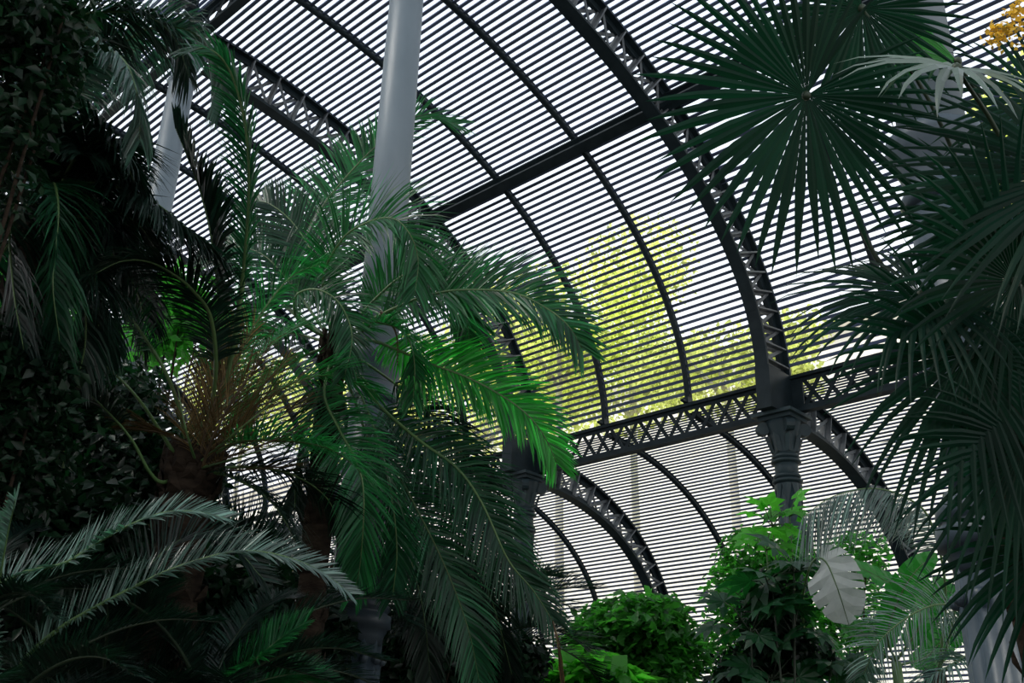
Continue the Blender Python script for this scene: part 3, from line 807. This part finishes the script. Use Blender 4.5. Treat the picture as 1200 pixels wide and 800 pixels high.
# ------------------------------------------------------------------ the dark palm on the left
c0 = P(52, 262, 6.2)
P0 = palm_root('feather_palm', ground(c0), 'dark feather palm with drooping fronds beside the tall left column', 'palm')
b0 = Vector(ground(c0))
trunk(P0, [b0, b0 + Vector((0.06, 0, 1.9)), c0 + Vector((0, 0, -0.3)), c0], 0.13, 0.12, seed=7)
def f0(path, **kw): return frond(P0, px(path), **kw)
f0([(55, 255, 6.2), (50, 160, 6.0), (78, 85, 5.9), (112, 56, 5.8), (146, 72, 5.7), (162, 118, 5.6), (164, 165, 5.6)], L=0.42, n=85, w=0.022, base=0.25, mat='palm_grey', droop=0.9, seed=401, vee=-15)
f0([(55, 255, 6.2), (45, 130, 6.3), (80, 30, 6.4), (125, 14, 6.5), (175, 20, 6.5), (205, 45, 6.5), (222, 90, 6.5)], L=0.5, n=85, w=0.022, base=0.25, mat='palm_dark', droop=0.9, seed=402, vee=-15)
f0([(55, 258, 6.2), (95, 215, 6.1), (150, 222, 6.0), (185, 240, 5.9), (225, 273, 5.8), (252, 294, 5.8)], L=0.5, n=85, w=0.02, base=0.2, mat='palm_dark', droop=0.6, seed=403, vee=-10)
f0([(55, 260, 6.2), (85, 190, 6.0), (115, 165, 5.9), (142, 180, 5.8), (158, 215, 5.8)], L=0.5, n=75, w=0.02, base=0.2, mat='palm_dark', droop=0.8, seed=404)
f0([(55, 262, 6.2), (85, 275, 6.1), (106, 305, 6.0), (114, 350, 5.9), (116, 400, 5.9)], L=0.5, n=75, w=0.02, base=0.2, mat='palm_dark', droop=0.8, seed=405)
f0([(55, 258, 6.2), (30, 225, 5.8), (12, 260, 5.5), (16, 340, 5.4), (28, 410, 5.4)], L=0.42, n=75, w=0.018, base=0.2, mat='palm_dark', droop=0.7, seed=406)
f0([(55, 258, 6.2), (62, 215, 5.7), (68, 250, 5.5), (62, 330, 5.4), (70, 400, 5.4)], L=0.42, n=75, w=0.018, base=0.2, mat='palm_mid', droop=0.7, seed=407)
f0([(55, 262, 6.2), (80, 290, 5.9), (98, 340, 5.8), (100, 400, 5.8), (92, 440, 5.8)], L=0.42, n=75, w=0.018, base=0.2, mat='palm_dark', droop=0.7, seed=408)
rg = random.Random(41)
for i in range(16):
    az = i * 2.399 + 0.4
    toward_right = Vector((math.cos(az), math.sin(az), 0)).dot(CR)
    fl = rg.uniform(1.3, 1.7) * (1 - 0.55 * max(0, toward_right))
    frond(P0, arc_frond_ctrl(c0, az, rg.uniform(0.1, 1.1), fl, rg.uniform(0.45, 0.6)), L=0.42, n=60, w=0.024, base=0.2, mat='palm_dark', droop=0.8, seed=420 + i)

# grey frond hanging across the head of the left column, from the same palm
f0([(55, 255, 6.2), (100, 100, 6.6), (160, 40, 6.8), (205, 32, 6.9), (235, 45, 6.9), (256, 80, 6.9), (262, 120, 6.9)], L=0.5, n=80, w=0.022, base=0.35, mat='palm_grey', droop=0.8, seed=450, vee=-5)

# ------------------------------------------------------------------ sago palms low on the left
def sago(basepx, d, label, fronds, mat, L=0.26, extra=8, seed=1, group=None, ln=(1.0, 1.4)):
    c = P(basepx[0], basepx[1], d)
    e = palm_root('sago_palm', ground(c), label, 'palm', group)
    b = Vector(ground(c))
    trunk(e, [b, b.lerp(c, .5), c], 0.16, 0.14, rings=14, seed=seed)
    for i, pth in enumerate(fronds):
        frond(e, px(pth), L=L, n=95, w=0.012, base=0.12, mat=mat, droop=0.08, seed=seed * 50 + i, a0=68, a1=35, vee=25, r0=0.011, jitter=0.08, up=(0.45, -0.55, 0.6))
    rg = random.Random(seed)
    for i in range(extra):
        frond(e, arc_frond_ctrl(c, i * 2.399 + seed, rg.uniform(0.3, 1.2), rg.uniform(*ln), 0.32), L=L, n=80, w=0.012, base=0.12, mat='palm_dark', stalk='rachis_dark', droop=0.15, seed=seed * 70 + i, vee=30)
    return e
sago((-60, 760), 4.6, 'sago palm whose pale stiff frond arches under the brown-based palm', [[(-60, 758, 4.6), (-20, 700, 4.5), (25, 672, 4.5), (75, 660, 4.4), (112, 637, 4.4), (150, 616, 4.3), (190, 601, 4.3), (228, 599, 4.3), (265, 607, 4.3)]], 'palm_sheen', seed=3, L=0.17)
sago((-6, 850), 4.4, 'low sago palm with a long pale frond reaching toward the column pedestal', [[(-6, 848, 4.4), (25, 778, 4.4), (67, 738, 4.4), (112, 711, 4.4), (160, 686, 4.4), (200, 667, 4.4), (250, 651, 4.4), (278, 646, 4.4), (312, 647, 4.4), (350, 657, 4.4), (382, 673, 4.4), (410, 695, 4.4)],
      [(-6, 848, 4.4), (-5, 720, 4.3), (6, 640, 4.2), (18, 585, 4.1)]], 'palm_sheen', seed=4, L=0.17)
sago((240, 830), 5.4, 'green young palm low beside the column pedestal', [[(244, 825, 5.4), (270, 797, 5.4), (300, 772, 5.3), (330, 747, 5.3), (358, 729, 5.3)], [(244, 825, 5.4), (300, 800, 5.6), (350, 790, 5.7), (390, 800, 5.8)]], 'palm', seed=5, L=0.2, extra=10)
sago((110, 870), 5.6, 'dark young palm low in front of the brown-based palm', [[(110, 868, 5.6), (140, 720, 5.6), (200, 640, 5.7), (260, 630, 5.8), (310, 680, 5.9)]], 'palm_dark', seed=6, L=0.3, extra=14, ln=(1.1, 1.6))
sago((330, 720), 8.5, 'dark young palm behind the column pedestal', [[(330, 720, 8.5), (300, 640, 8.4), (260, 610, 8.3), (220, 650, 8.3)]], 'palm_dark', seed=8, L=0.4, extra=14, ln=(1.3, 1.8))
sago((560, 760), 10.0, 'dark feathery palm on the far side of the middle tall column', [[(560, 760, 10.0), (540, 680, 10.0), (500, 640, 9.9), (460, 660, 9.8)]], 'palm_dark', seed=9, L=0.45, extra=14, ln=(1.3, 1.9))

# ------------------------------------------------------------------ fan palm on the right
cF = P(1172, 470, 4.3)
PF = palm_root('fan_palm', ground(P(1195, 600, 4.3)), 'large fan palm with spiky pleated leaves before the right column', 'palm')
bF = Vector(PF.location)
trunk(PF, [bF, bF + Vector((0.02, 0, 1.2)), cF + Vector((0.02, 0, -0.2)), cF], 0.13, 0.10, seed=9)
def fan_leaf(parent, hub, mid, nrm, R, n=44, spread=300, united=0.45, droop=0.25, mat='fan', pet=None, seed=0, wtip=1.0, name='fan_leaf', cone=0.12):
    rg = random.Random(seed)
    hub = Vector(hub); m = Vector(mid).normalized(); nn = Vector(nrm); nn = (nn - m * nn.dot(m)).normalized(); s = nn.cross(m)
    mb = MB()
    if pet is not None: mb.tube(spline(pet + [hub], 16), [0.014 - 0.0004 * q for q in range(16)], 6)
    mb.ball(hub, 0.022)
    lf = mb.build(name, MAT['rachis_dark'], parent, True)
    dth = math.radians(spread) / n
    for i in range(n):
        th = -math.radians(spread) / 2 + dth * (i + 0.5)
        d0 = m * math.cos(th) + s * math.sin(th)
        sd = -m * math.sin(th) + s * math.cos(th)
        l = R * (0.80 + 0.20 * math.cos(th * 0.8)) * (1 + rg.uniform(-.06, .06))
        dr = droop * (1 + rg.uniform(-.3, .6))
        q = hub.copy(); dd = (d0 + nn * cone).normalized()
        lm = MB(); rows = []
        steps = [0.03, united * 0.5, united, united + (1 - united) * 0.35, united + (1 - united) * 0.7, 1.0]
        prev = 0
        for st in steps:
            q = q + dd * (l * (st - prev)); prev = st
            hw = l * min(st, united) * math.tan(dth / 2) * 1.0
            if st > united: hw *= wtip * (1 - (st - united) / (1 - united)) ** 0.62
            rows.append((q.copy(), hw))
            dd = (dd + Vector((0, 0, -dr * (0.15 + st * 0.8) * 0.6)) + sd * rg.uniform(-.015, .015)).normalized()
        vs = []; fs = []
        for (q_, hw) in rows[:-1]:
            vs += [q_ - sd * hw, q_ + nn * hw * 0.45, q_ + sd * hw]
        vs.append(rows[-1][0])
        for r in range(len(rows) - 2):
            a = r * 3
            fs += [(a, a + 1, a + 4, a + 3), (a + 1, a + 2, a + 5, a + 4)]
        a = (len(rows) - 2) * 3; t = len(vs) - 1
        fs += [(a, a + 1, t), (a + 1, a + 2, t)]
        lm.add(vs, fs)
        lm.build('leaf_segment', MAT[mat], lf)
    return lf
def camvec(r, u, t): return CR * r + CU * u - FWD * t      # right, up, toward the viewer
# leaf against the sky at the top
h = P(945, 112, 4.4)
fan_leaf(PF, h, camvec(-0.75, -0.75, 0.1), camvec(0.1, 0.1, 1.0), 0.82, n=50, spread=340, united=0.50, droop=0.10, seed=1, wtip=1.0,
         pet=[cF, P(1075, 360, 4.35), P(1020, 290, 4.4), P(985, 200, 4.45)])
# side-on leaf below it, tips hanging
h = P(1078, 345, 4.1)
fan_leaf(PF, h, camvec(-0.85, -0.35, 0.25), camvec(-0.25, 0.75, 0.55), 0.66, n=40, spread=250, united=0.44, droop=0.55, seed=2, wtip=0.8,
         pet=[cF, P(1130, 420, 4.2), P(1105, 375, 4.15)])
# leaf whose segments rake in from the right edge
h = P(1262, 205, 3.9)
fan_leaf(PF, h, camvec(-0.85, -0.5, 0.0), camvec(-0.35, 0.55, 0.75), 0.85, n=40, spread=230, united=0.48, droop=0.25, seed=3, wtip=0.8,
         pet=[cF, P(1215, 380, 4.1), P(1245, 290, 4.0)])
# drooping leaf over the right column
h = P(1135, 415, 3.95)
fan_leaf(PF, h, camvec(-0.25, -0.95, 0.15), camvec(0.1, 0.3, 0.95), 0.78, n=48, spread=280, united=0.43, droop=0.35, seed=4, wtip=0.85,
         pet=[cF, P(1155, 440, 4.1)])
h = P(1190, 330, 4.0)
fan_leaf(PF, h, camvec(-0.5, 0.6, 0.1), camvec(0.0, 0.3, 0.95), 0.72, n=46, spread=300, united=0.48, droop=0.30, seed=5, wtip=0.85, pet=[cF, P(1180, 400, 4.1)])
h = P(1200, 520, 3.9)
fan_leaf(PF, h, camvec(-0.1, -0.99, 0.1), camvec(0.1, 0.2, 0.95), 0.75, n=46, spread=260, united=0.44, droop=0.3, seed=6, wtip=0.85, pet=[cF, P(1190, 490, 4.1)])
# leaf catching the light, its sheen put into the blade colour
h = P(1121, 80, 4.0)
fan_leaf(PF, h, camvec(-0.75, -0.1, 0.45), camvec(-0.1, 0.85, 0.5), 0.54, n=17, spread=300, united=0.30, droop=0.70, mat='fan_lit', seed=7, wtip=0.9, pet=[cF, P(1210, 330, 4.2), P(1180, 180, 4.1)])
# high leaf behind
h = P(1010, 10, 4.6)
fan_leaf(PF, h, camvec(-0.4, -0.8, 0.0), camvec(0.1, 0.2, 0.95), 0.62, n=44, spread=300, united=0.48, droop=0.15, seed=8, wtip=0.9, pet=[cF, P(1160, 300, 4.6), P(1090, 120, 4.6)])
# yellow flower spray
fs_ = MB(); fs_.tube(spline([cF, P(1230, 250, 4.2), P(1215, 60, 4.0), P(1178, 30, 3.9)], 20), 0.008, 5)
sp = fs_.build('flower_stalk', MAT['rachis'], PF, True)
me = leaf_cloud([(P(1182, 38, 3.9), (0.07, 0.07, 0.075)), (P(1165, 44, 3.9), (0.05, 0.05, 0.05)), (P(1195, 15, 3.9), (0.06, 0.06, 0.06))], 220, 0.022, 91, aspect=0.8, shell=0.2)
o = link('flowers', me, MAT['flower'], sp); o['kind'] = 'stuff'; o['label'] = 'small yellow flowers'
# more fan leaves closing the right edge
for i, (hx, hy, d, m_, n_, R_) in enumerate([
        (1215, 440, 4.25, (-0.6, -0.7, 0.1), (0.1, 0.3, 0.9), 0.62), (1230, 640, 4.0, (-0.5, -0.8, 0.0), (0.1, 0.3, 0.9), 0.6),
        (1175, 262, 4.35, (-0.6, -0.5, 0.0), (-0.1, 0.4, 0.9), 0.6), (1225, 120, 4.4, (-0.6, -0.5, 0.0), (-0.1, 0.5, 0.8), 0.55)]):
    fan_leaf(PF, P(hx, hy, d), camvec(*m_), camvec(*n_), R_, n=40, spread=290, united=0.46, droop=0.35, seed=20 + i, wtip=0.9, pet=[cF, P((hx + 1172) / 2 + 12, (hy + 470) / 2, (d + 4.3) / 2)])
fan_leaf(PF, P(1122, 72, 4.7), camvec(-0.95, 0.25, 0.0), camvec(0.0, 0.35, 0.9), 0.36, n=12, spread=75, united=0.8, droop=0.15, mat='banana', seed=31, pet=[cF, P(1200, 300, 4.6), P(1165, 150, 4.7)])

# ------------------------------------------------------------------ leaf builders for the shrubs on the right
def lobed_mesh(nl, notch, seed, spread=290):
    rg = random.Random(seed); vs = [(0, 0, 0)]; fs = []
    dth = math.radians(spread) / nl
    for i in range(nl):
        t = -math.radians(spread) / 2 + dth * (i + 0.5)
        l = (0.72 + 0.28 * math.cos(t * 0.6)) * (1 + rg.uniform(-.08, .08))
        def pt(r, a, z): return (r * math.cos(a), r * math.sin(a), z)
        b = len(vs)
        vs += [pt(notch * 0.9, t - dth / 2, -0.02), pt(0.62 * l, t - dth * 0.42, 0.0), pt(l, t, -0.16 * l), pt(0.62 * l, t + dth * 0.42, 0.0), pt(notch * 0.9, t + dth / 2, -0.02), pt(0.5 * l, t, 0.05)]
        fs += [(0, b, b + 5), (b, b + 1, b + 5), (b + 1, b + 2, b + 5), (b + 2, b + 3, b + 5), (b + 3, b + 4, b + 5), (b + 4, 0, b + 5)]
    me = bpy.data.meshes.new('leaf'); me.from_pydata(vs, [], fs); me.update(); return me
LOB = {}
def place_leaf(parent, pos, out, nrm, size, mat, key, nl, notch, spread=290):
    k = (key, mat)
    if k not in LOB:
        LOB[k] = lobed_mesh(nl, notch, key, spread); LOB[k].materials.append(MAT[mat])
    o = bpy.data.objects.new('leaf', LOB[k]); col.objects.link(o); o.parent = parent
    x = Vector(out).normalized(); z = Vector(nrm); z = (z - x * z.dot(x)).normalized(); y = z.cross(x)
    off = Vector((0, 0, 0)); p = parent
    while p is not None: off += p.location; p = p.parent
    m = Matrix((x, y, z)).transposed().to_4x4() @ Matrix.Scale(size, 4)
    m.translation = Vector(pos) - off
    o.matrix_local = m
    return o
def leafy_plant(name, base, label, cat, heads, mat, size, nl, notch, seed, n_each, stem_mat='rachis', up_bias=0.5, spread=290):
    """stems from the ground with big lobed leaves, each leaf an object"""
    e = empty(name, base, label, cat)
    rg = random.Random(seed); mb = MB(); b = Vector(base)
    for (hp, rad) in heads:
        mid = b.lerp(hp, 0.55) + Vector((rg.uniform(-.1, .1), rg.uniform(-.1, .1), 0))
        mb.tube(spline([b + Vector((rg.uniform(-.05, .05), rg.uniform(-.05, .05), 0)), mid, hp], 12), [0.018 - 0.0009 * q for q in range(12)], 6)
        for i in range(n_each):
            a = i * 2.399 + rg.random(); el = rg.uniform(-0.5, 1.0)
            d = Vector((math.cos(a) * math.cos(el), math.sin(a) * math.cos(el), math.sin(el)))
            pos = hp + d * rad * rg.uniform(0.55, 1.0)
            mb.tube([hp + Vector((0, 0, -.05)), hp.lerp(pos, .6) + Vector((0, 0, .03)), pos], [0.007, 0.006, 0.005], 4)
            out = (d + Vector((0, 0, -0.35)) + CR * rg.uniform(-.3, .3)).normalized()
            nrm = Vector((0, 0, 1)) * up_bias + d * 0.3 + TOWARD * rg.uniform(0.0, 0.7) + Vector((rg.uniform(-.3, .3), rg.uniform(-.3, .3), 0))
            place_leaf(e, pos, out, nrm, size * rg.uniform(0.75, 1.15), mat, seed * 10 + i % 3, nl, notch, spread)
    mb.build('stem', MAT[stem_mat], e, True)
    return e
def banana_leaf(parent, path, hw, nrm, mat, seed, ribmat='rachis', fold=0.25, start=3):
    rg = random.Random(seed); N = 22
    sp = spline(path, N)
    mb = MB(); mb.tube(sp, [0.016 * (1 - 0.8 * i / (N - 1)) for i in range(N)], 5)
    lf = mb.build('leaf', MAT[ribmat], parent, True)
    bl = MB(); nn = Vector(nrm)
    for sd in (-1, 1):
        prev = None
        for i in range(start, N):
            T = (sp[min(i + 1, N - 1)] - sp[i - 1]).normalized(); s = T.cross(nn).normalized() * sd; n2 = s.cross(T).normalized() * sd
            t = (i - start) / (N - 1 - start)
            w = hw * (math.sin(math.pi * min(1, 0.08 + t * 0.92)) ** 0.55)
            def edge(p, ww, jit):
                m1 = p + s * ww * .5 + nn * ww * fold * .4 + T * ww * 0.10; e1 = p + s * ww * (1 + jit) + nn * ww * fold * 0.1 + T * ww * 0.25
                return m1, e1
            cur = (sp[i], *edge(sp[i], w, 0))
            if prev is not None:
                tear = rg.random() < 0.28
                j = rg.uniform(-.10, .06) if tear else 0
                e0 = prev[2].lerp(cur[2], 0.35) if tear else prev[2]
                rd = nn * (0.009 if i % 2 else -0.009)
                bl.add([prev[0], prev[1] - rd, e0 - rd + (e0 - prev[1]) * j, cur[0], cur[1] + rd, cur[2] + rd], [(0, 1, 4, 3), (1, 2, 5, 4)])
            prev = cur
    bl.build('blade', MAT[mat], lf)
    return lf

# climber round the ornate column
cc = Vector((KX(0), D2 - 0.22, 0))
def around(pxy, d): return P(pxy[0], pxy[1], d)
blobs = [(around((862, 690), 13.6), (0.42, 0.4, 0.5)), (around((880, 650), 13.7), (0.5, 0.4, 0.4)), (around((910, 720), 13.6), (0.6, 0.5, 0.6)), (around((850, 755), 13.5), (0.45, 0.4, 0.5)),
         (around((925, 650), 13.7), (0.40, 0.35, 0.4)), (around((1000, 650), 14.0), (0.55, 0.3, 0.35)), (around((1010, 720), 14.0), (0.5, 0.3, 0.6)), (around((900, 790), 13.4), (0.7, 0.5, 0.4)), (around((955, 740), 13.8), (0.5, 0.4, 0.6))]
bush('climber', (cc.x + 0.3, cc.y - 0.5, 0), blobs, 6500, 0.115, 'shrub', 'bright green small-leaved climber swathing the ornate column', 'climber', 51, stems=9, flat=0.6, shell=0.3)
# pale young lobed leaves at its top
leafy_plant('aralia_shrub', ground(P(915, 700, 12.4)), 'lime-green lobed shrub rising before the ornate column', 'shrub',
            [(P(905, 612, 12.4), 0.34), (P(925, 600, 12.4), 0.26), (P(898, 640, 12.3), 0.30)], 'lime', 0.25, 5, 0.62, 61, 6, up_bias=0.8)
# dark lobed leaves in front
leafy_plant('fatsia_shrub', ground(P(905, 760, 10.6)), 'dark glossy lobed fatsia standing before the climber-clad column', 'shrub',
            [(P(905, 690, 10.6), 0.42), (P(930, 665, 10.6), 0.36), (P(880, 735, 10.5), 0.42), (P(930, 740, 10.5), 0.40), (P(905, 790, 10.4), 0.45), (P(975, 780, 10.6), 0.32)], 'lobed', 0.34, 8, 0.45, 62, 7, stem_mat='rachis_dark')
blobs = [(P(905, 715, 11.0), (0.4, 0.35, 0.42)), (P(920, 770, 10.9), (0.55, 0.4, 0.35)), (P(870, 790, 10.9), (0.4, 0.3, 0.3))]
bush('understory_shrub', ground(P(900, 760, 11.0)), blobs, 2600, 0.12, 'shrub_dark', 'dark shrub behind the glossy fatsia leaves', 'shrub', 52, shell=0.1)
# banana plants
bb = Vector(ground(P(1050, 790, 11.2)))
BN = empty('banana_plant', bb, 'green banana plant with torn leaves between the climber and right column', 'banana plant')
mb = MB(); mb.tube(spline([bb, bb + Vector((0.02, 0, 1.2)), P(1050, 775, 11.2)], 12), [0.12 - .006 * q for q in range(12)], 10); mb.build('stem', MAT['rachis'], BN, True)
banana_leaf(BN, px([(1050, 775, 11.2), (1078, 730, 11.1), (1066, 700, 11.0), (1030, 676, 10.9), (985, 655, 10.8)]), 0.17, camvec(0.2, 0.8, 0.6), 'banana', 1)
banana_leaf(BN, px([(1050, 775, 11.2), (1040, 745, 11.0), (1054, 700, 10.9), (1074, 668, 10.8), (1098, 648, 10.8)]), 0.16, camvec(-0.5, 0.1, 0.85), 'banana', 2)
banana_leaf(BN, px([(1050, 775, 11.2), (1070, 745, 11.4), (1088, 715, 11.4), (1100, 690, 11.4), (1125, 700, 11.3)]), 0.17, camvec(0.1, 0.5, 0.85), 'banana', 3)
banana_leaf(BN, px([(1050, 775, 11.2), (1025, 760, 11.2), (1010, 740, 11.1), (985, 735, 11.0)]), 0.13, camvec(0.1, 0.5, 0.85), 'banana', 4)
banana_leaf(BN, px([(1050, 780, 11.2), (1085, 770, 11.2), (1110, 745, 11.2), (1135, 745, 11.2)]), 0.16, camvec(-0.1, 0.5, 0.85), 'banana', 5)
bb = Vector(ground(P(955, 800, 11.4)))
BP = empty('banana_plant', bb, 'banana plant holding one broad backlit leaf beside the fatsia', 'banana plant')
mb = MB(); mb.tube(spline([bb, bb + Vector((-0.05, 0, 1.0)), P(950, 760, 11.4)], 12), [0.09 - .005 * q for q in range(12)], 10); mb.build('stem', MAT['rachis_dark'], BP, True)
banana_leaf(BP, px([(950, 790, 11.4), (940, 715, 10.6), (950, 662, 10.1), (966, 656, 10.0), (981, 688, 9.9), (995, 732, 9.9)]), 0.27, camvec(-0.2, 0.15, 0.95), 'banana_backlit', 7, fold=0.05, start=11)
banana_leaf(BP, px([(950, 760, 11.4), (965, 745, 11.3), (985, 770, 11.2), (1000, 800, 11.2)]), 0.08, camvec(0.5, 0.4, 0.7), 'banana', 8)
banana_leaf(BP, px([(950, 770, 11.4), (905, 745, 11.5), (870, 700, 11.5), (842, 685, 11.5)]), 0.13, camvec(0.1, 0.3, 0.9), 'banana', 9)
# kentia palms with long hanging leaflets
kb = Vector(ground(P(1100, 790, 9.0)))
K1 = empty('kentia_palm', kb, 'kentia palm with a silvery arching frond left of the right column', 'palm')
trunk(K1, [kb, kb + Vector((0, 0, .8)), P(1100, 790, 9.0)], 0.08, 0.06, rings=10, seed=12)
frond(K1, px([(1100, 790, 9.0), (1108, 690, 8.9), (1090, 610, 8.8), (1060, 582, 8.7), (1020, 572, 8.6), (975, 582, 8.5), (940, 606, 8.4)]), L=0.66, n=62, w=0.012, base=0.40, mat='palm_sheen', droop=0.28, seed=601, a0=66, a1=38, vee=0, r0=0.014, up=FACE, sides=(-1, -1), endlen=0.7)
frond(K1, px([(1100, 790, 9.0), (1118, 720, 8.8), (1100, 708, 8.6), (1065, 722, 8.5), (1030, 752, 8.4), (1012, 790, 8.4)]), L=0.46, n=42, w=0.013, base=0.25, mat='palm_sheen', droop=0.35, seed=602, a0=70, a1=40, vee=5, r0=0.013, up=FACE)
frond(K1, px([(1100, 790, 9.0), (1130, 770, 8.7), (1120, 775, 8.4), (1080, 800, 8.2)]), L=0.5, n=45, w=0.018, base=0.2, mat='palm_grey', droop=0.6, seed=603)
frond(K1, px([(1100, 790, 9.0), (1120, 730, 9.2), (1150, 700, 9.4), (1180, 720, 9.5)]), L=0.5, n=45, w=0.018, base=0.2, mat='palm', droop=0.6, seed=604)

# bushes along the foot of the aisle wall
bush('leafy_bush', ground(P(745, 790, 13.0)), [(P(735, 735, 13.0), (0.75, 0.6, 0.42)), (P(700, 760, 12.9), (0.5, 0.5, 0.4)), (P(785, 765, 13.1), (0.5, 0.5, 0.45)), (P(745, 790, 12.9), (0.8, 0.6, 0.4)), (P(770, 718, 13.2), (0.45, 0.4, 0.25))],
     6000, 0.15, 'shrub', 'rounded bright green bush against the aisle slats', 'bush', 53, stems=8, flat=0.7, shell=0.35)
bush('leafy_bush', ground(P(690, 800, 11.0)), [(P(690, 790, 11.0), (0.5, 0.4, 0.22)), (P(650, 800, 11.0), (0.35, 0.3, 0.2)), (P(730, 805, 11.0), (0.35, 0.3, 0.2))],
     900, 0.22, 'lime', 'low lime-green broad-leaved plant below the hanging dry frond', 'bush', 54, stems=8, flat=0.9, shell=0.3, aspect=0.7)
f2([(648, 728, 7.4), (654, 755, 7.3), (660, 805, 7.3)], L=0.14, n=20, w=0.01, r0=0.008, base=0.05, mat='dry', stalk='rachis_dry', a0=10, a1=8, seed=331, name='dry_frond')
# foliage seen between and behind the palms on the left
bush('leafy_bush', ground(P(205, 420, 12.5)), [(P(208, 350, 12.5), (0.4, 0.4, 0.45)), (P(190, 395, 12.5), (0.4, 0.4, 0.4)), (P(236, 372, 12.5), (0.35, 0.3, 0.3))], 1100, 0.16, 'shrub', 'tall green shrub behind the tall left column', 'bush', 55, shell=0.2)
bush('leafy_bush', ground(P(80, 420, 10.5)), [(P(50, 395, 10.5), (0.6, 0.6, 0.5)), (P(92, 420, 10.5), (0.35, 0.4, 0.3)), (P(20, 350, 10.5), (0.4, 0.4, 0.5))], 1800, 0.15, 'shrub', 'green shrub in the gaps of the dark left palm', 'bush', 56, shell=0.2)
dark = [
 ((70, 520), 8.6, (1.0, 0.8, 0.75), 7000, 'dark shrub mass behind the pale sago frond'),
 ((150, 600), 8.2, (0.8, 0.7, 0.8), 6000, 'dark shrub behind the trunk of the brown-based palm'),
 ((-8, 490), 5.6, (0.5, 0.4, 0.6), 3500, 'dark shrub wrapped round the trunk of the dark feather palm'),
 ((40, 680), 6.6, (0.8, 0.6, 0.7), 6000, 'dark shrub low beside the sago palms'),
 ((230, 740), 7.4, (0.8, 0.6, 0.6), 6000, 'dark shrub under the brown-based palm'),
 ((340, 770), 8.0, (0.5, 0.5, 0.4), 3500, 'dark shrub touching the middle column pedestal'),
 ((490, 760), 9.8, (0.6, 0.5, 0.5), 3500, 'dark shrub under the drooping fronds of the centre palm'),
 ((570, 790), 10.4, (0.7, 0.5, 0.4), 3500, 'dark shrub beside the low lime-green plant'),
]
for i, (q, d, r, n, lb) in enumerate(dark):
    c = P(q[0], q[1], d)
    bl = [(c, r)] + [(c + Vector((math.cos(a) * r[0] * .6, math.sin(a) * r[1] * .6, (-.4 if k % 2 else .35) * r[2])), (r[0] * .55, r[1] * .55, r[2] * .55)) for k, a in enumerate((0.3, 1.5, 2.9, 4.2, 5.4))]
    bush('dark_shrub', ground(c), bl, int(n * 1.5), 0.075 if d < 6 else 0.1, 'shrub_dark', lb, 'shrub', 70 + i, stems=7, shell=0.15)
# broadleaf tree hanging in at the upper left
c = P(-40, 20, 5.0)
bl = [(P(20, 20, 5.0), (0.42, 0.4, 0.3)), (P(40, 70, 5.1), (0.35, 0.3, 0.25)), (P(15, 120, 5.0), (0.3, 0.3, 0.3)), (P(70, 15, 5.2), (0.25, 0.2, 0.15)), (c, (0.5, 0.5, 0.4)), (P(-20, 200, 5.0), (0.4, 0.3, 0.4))]
bush('broadleaf_tree', ground(P(-90, 500, 5.0)), bl, 3400, 0.075, 'shrub_dark', 'dark small-leaved tree leaning over the dark feather palm', 'tree', 81, stems=8, shell=0.1)
